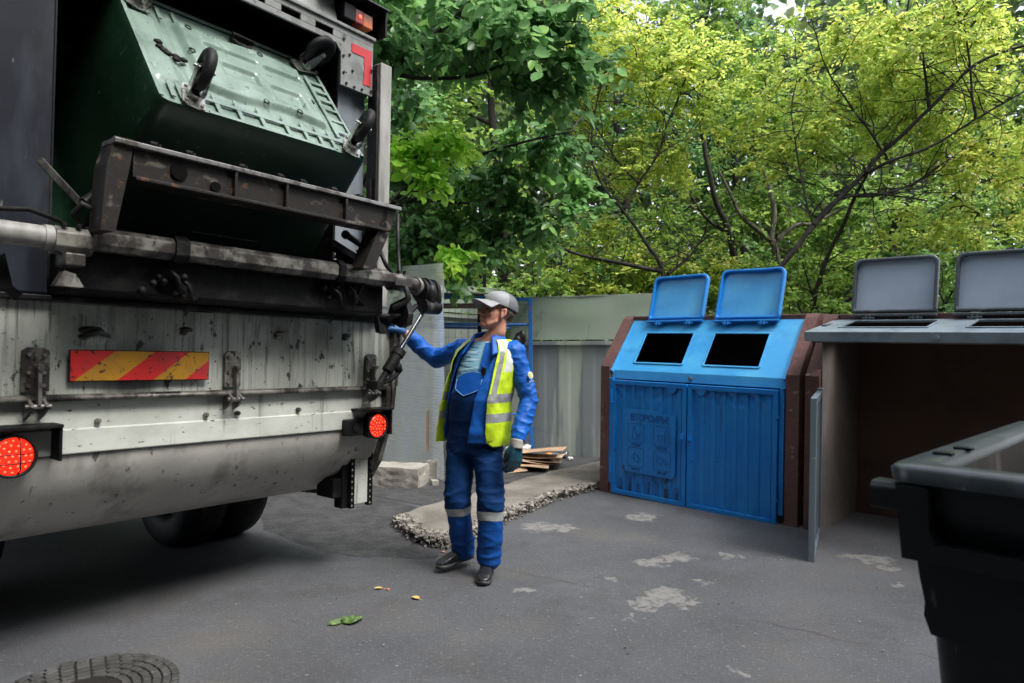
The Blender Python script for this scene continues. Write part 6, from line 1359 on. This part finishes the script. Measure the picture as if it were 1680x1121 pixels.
def vm(s, t):
    z = .815+(1.468-.815)*t
    if .965 < z < 1.02 or 1.085 < z < 1.14: return 1
    if z > 1.14:
        a = vL(z)+(2*math.pi+vR(z)-vL(z))*s; a = a if a < math.pi else a-2*math.pi
        x = math.sin(a)
        f_ = math.cos(a) > -.2
        if f_ and .66 < x-(1.33-z)*.12 < .79: return 1
        if f_ and z > 1.27 and .84 < x-(1.33-z)*.12 < .96: return 2
        if f_ and -.95 < x < -.82: return 2
        if f_ and z > 1.2 and -.72 < x < -.60: return 1
    return 0
k = MB(); grid(k, vest, 420, 120, mfn=vm); vs_ = k.build('safety_vest', [M['hivis'], M['reflective'], M['reflective_light']], man, fixn=False); so = vs_.modifiers.new('s', 'SOLIDIFY'); so.thickness = .003; so.offset = 1
k = MB(); k.tube([vest(.001, i/30) for i in range(31)], .003, 5); k.tube([vest(.999, i/30) for i in range(31)], .003, 5); k.tube([vest(i/60, .001) for i in range(61)], .003, 5); k.build('vest_binding', M['hivis'], vs_)
# gloves
k = hand(LW+LD.normalized()*.008, LD, LPN, .50, .0052, 1, 1.12); gl = blob('glove', k, .0034, M['glove_rubber'], man, 2)
k = MB(); k.cyl(LW+LD.normalized()*-.02, LW+LD.normalized()*.036, .043, .038, 24); blob('glove_cuff', k, .004, M['glove_cuff'], gl, 2, lambda c: .002*noise.noise(c*40))
k = hand(RW+RD.normalized()*.012, RD, RPN, .85, .0055, -1, 1.12); gr_ = blob('glove', k, .0034, M['glove_blue'], man, 2)
# boots
def boot(ankle, toe, heel):
    toe = Vector(toe); heel = Vector(heel); d_ = (toe-heel); d_.z = 0; L_ = d_.length; d_.normalize(); sx = Vector((d_.y, -d_.x, 0))
    def ring_(t, w_, h0, h1, n=16):
        c = heel+d_*L_*t; out = []
        for i in range(n):
            a = 2*math.pi*i/n; y = (h0+h1)/2+(h1-h0)/2*math.copysign(abs(math.sin(a))**.75, math.sin(a)); x = w_*math.copysign(abs(math.cos(a))**.7, math.cos(a)); out.append(tuple(c+sx*x+Vector((0, 0, y+c.z*0))))
        return out
    lift = heel.z
    def z_(t): return lift*(1-t)
    prof_ = [(.0, .012, .03, .06), (.03, .030, .02, .085), (.15, .036, .018, .10), (.33, .037, .018, .105), (.5, .039, .018, .090), (.68, .044, .018, .072), (.84, .043, .02, .060), (.95, .030, .022, .048), (1.0, .012, .026, .04)]
    k = MB(); loft(k, [[(p[0], p[1], p[2]+z_(t)) for p in ring_(t, w_, a, b_)] for t, w_, a, b_ in prof_], cap0=True, cap1=True)
    k.chain([heel+d_*L_*.28+Vector((0, 0, .07+lift*.3)), ankle+Vector((0, 0, .03))], [.04, .043], 18)
    o = blob('boot', k, .005, M['boot'], man, 3, lambda c: .0015*noise.noise(c*45))
    k = MB(); prof2 = [(.0, .016, 0, .026), (.03, .034, 0, .03), (.15, .040, 0, .03), (.33, .039, .004, .03), (.5, .042, .004, .028), (.68, .048, 0, .028), (.84, .047, .002, .030), (.95, .034, .006, .032), (1.01, .014, .012, .034)]
    loft(k, [[(p[0], p[1], p[2]+z_(t)) for p in ring_(t, w_, a, b_)] for t, w_, a, b_ in prof2], cap0=True, cap1=True); k.build('sole', M['boot_sole'], o)
    k = MB()
    for i in range(4):
        t = .40+.07*i; c = heel+d_*L_*t+Vector((0, 0, .102-.012*i+z_(t))); k.tube([c-sx*.022+d_*.005, c+Vector((0, 0, .006)), c+sx*.022-d_*.005], .003, 5)
    k.build('lace', M['buckle'], o)
boot(RA, W2(-.47, 4.285, 0), W2(-.262, 4.47, .022)); boot(LA, W2(-.172, 4.05, 0), W2(-.150, 4.315, 0))
# ================================================================== unseen blocks and trees added out of frame to cut the sky light
def block(name, org, rz, L_, H_b, depth, label):
    o = empty(name, org, label, 'building'); o.rotation_euler = (0, 0, rz)
    k = MB(); k.bb((-L_/2, 0, 0), (L_/2, depth, H_b)); k.build('wall', M['shade_block_wall'], o)
    n_ = int(L_/3); 
    for fl_ in range(int(H_b/3)):
        for i in range(n_):
            k = MB(); x = -L_/2+1.5+3*i; z = 1+3*fl_; k.bb((x-.65, -.03, z), (x+.65, -.003, z+1.4)); w_o = k.build('window', M['void'], o)
    return o
M['shade_block_wall'] = mat('shade_block_wall', (.12, .105, .09), .9, layers=[((.09, .08, .07), 1, .4, .6, 6)], bump=[(.3, 8, .02)])
for (x, y, z, r_, lb) in [(-5.6, -1.5, 7.6, 3.0, 'unseen broad tree added beside the truck, crown shading the left foreground'), (-3.5, -4.5, 8.0, 3.2, 'unseen broad tree added behind the camera on the left to block sky light'), (5.5, -5.5, 8.0, 2.6, 'unseen broad tree added behind the camera on the right to block sky light')]:  # crowns added out of view to shade the truck and left foreground
    tree('added_shade_tree', lb, (x, y, 0), [([(x, y, 0), (x+.1, y, 3), (x+.4, y, z)], .2, .08), ([(x, y, 3.4), (x+1.2, y+.5, 5), (x+2, y+1.0, 7)], .1, .04), ([(x, y, 3.6), (x-.9, y+.9, 5.5), (x-1, y+1.5, 7.4)], .1, .04)], [((x+(1.7 if x < -5 else .9), y+(1.9 if x < -5 else .8), z), (r_, r_, 1.9), 230)], .16, 'leaf_linden', per=(5, 9), twl=.95, wide=.7, grp='added shade trees out of view')
block('added_shade_block', (9.5, -4, 0), R(-90), 15, 12, 8, 'plain unseen block added right of the yard to cut the sky light')  # blocks added out of view to keep low sky light off the yard
block('added_shade_block', (2, -8.5, 0), math.pi, 18, 15, 10, 'plain unseen block added behind the camera to cut the low sky light')
block('added_shade_block', (-7.2, -9.5, 0), R(90), 18, 12, 9, 'plain unseen block added left of the yard to darken the left foreground')
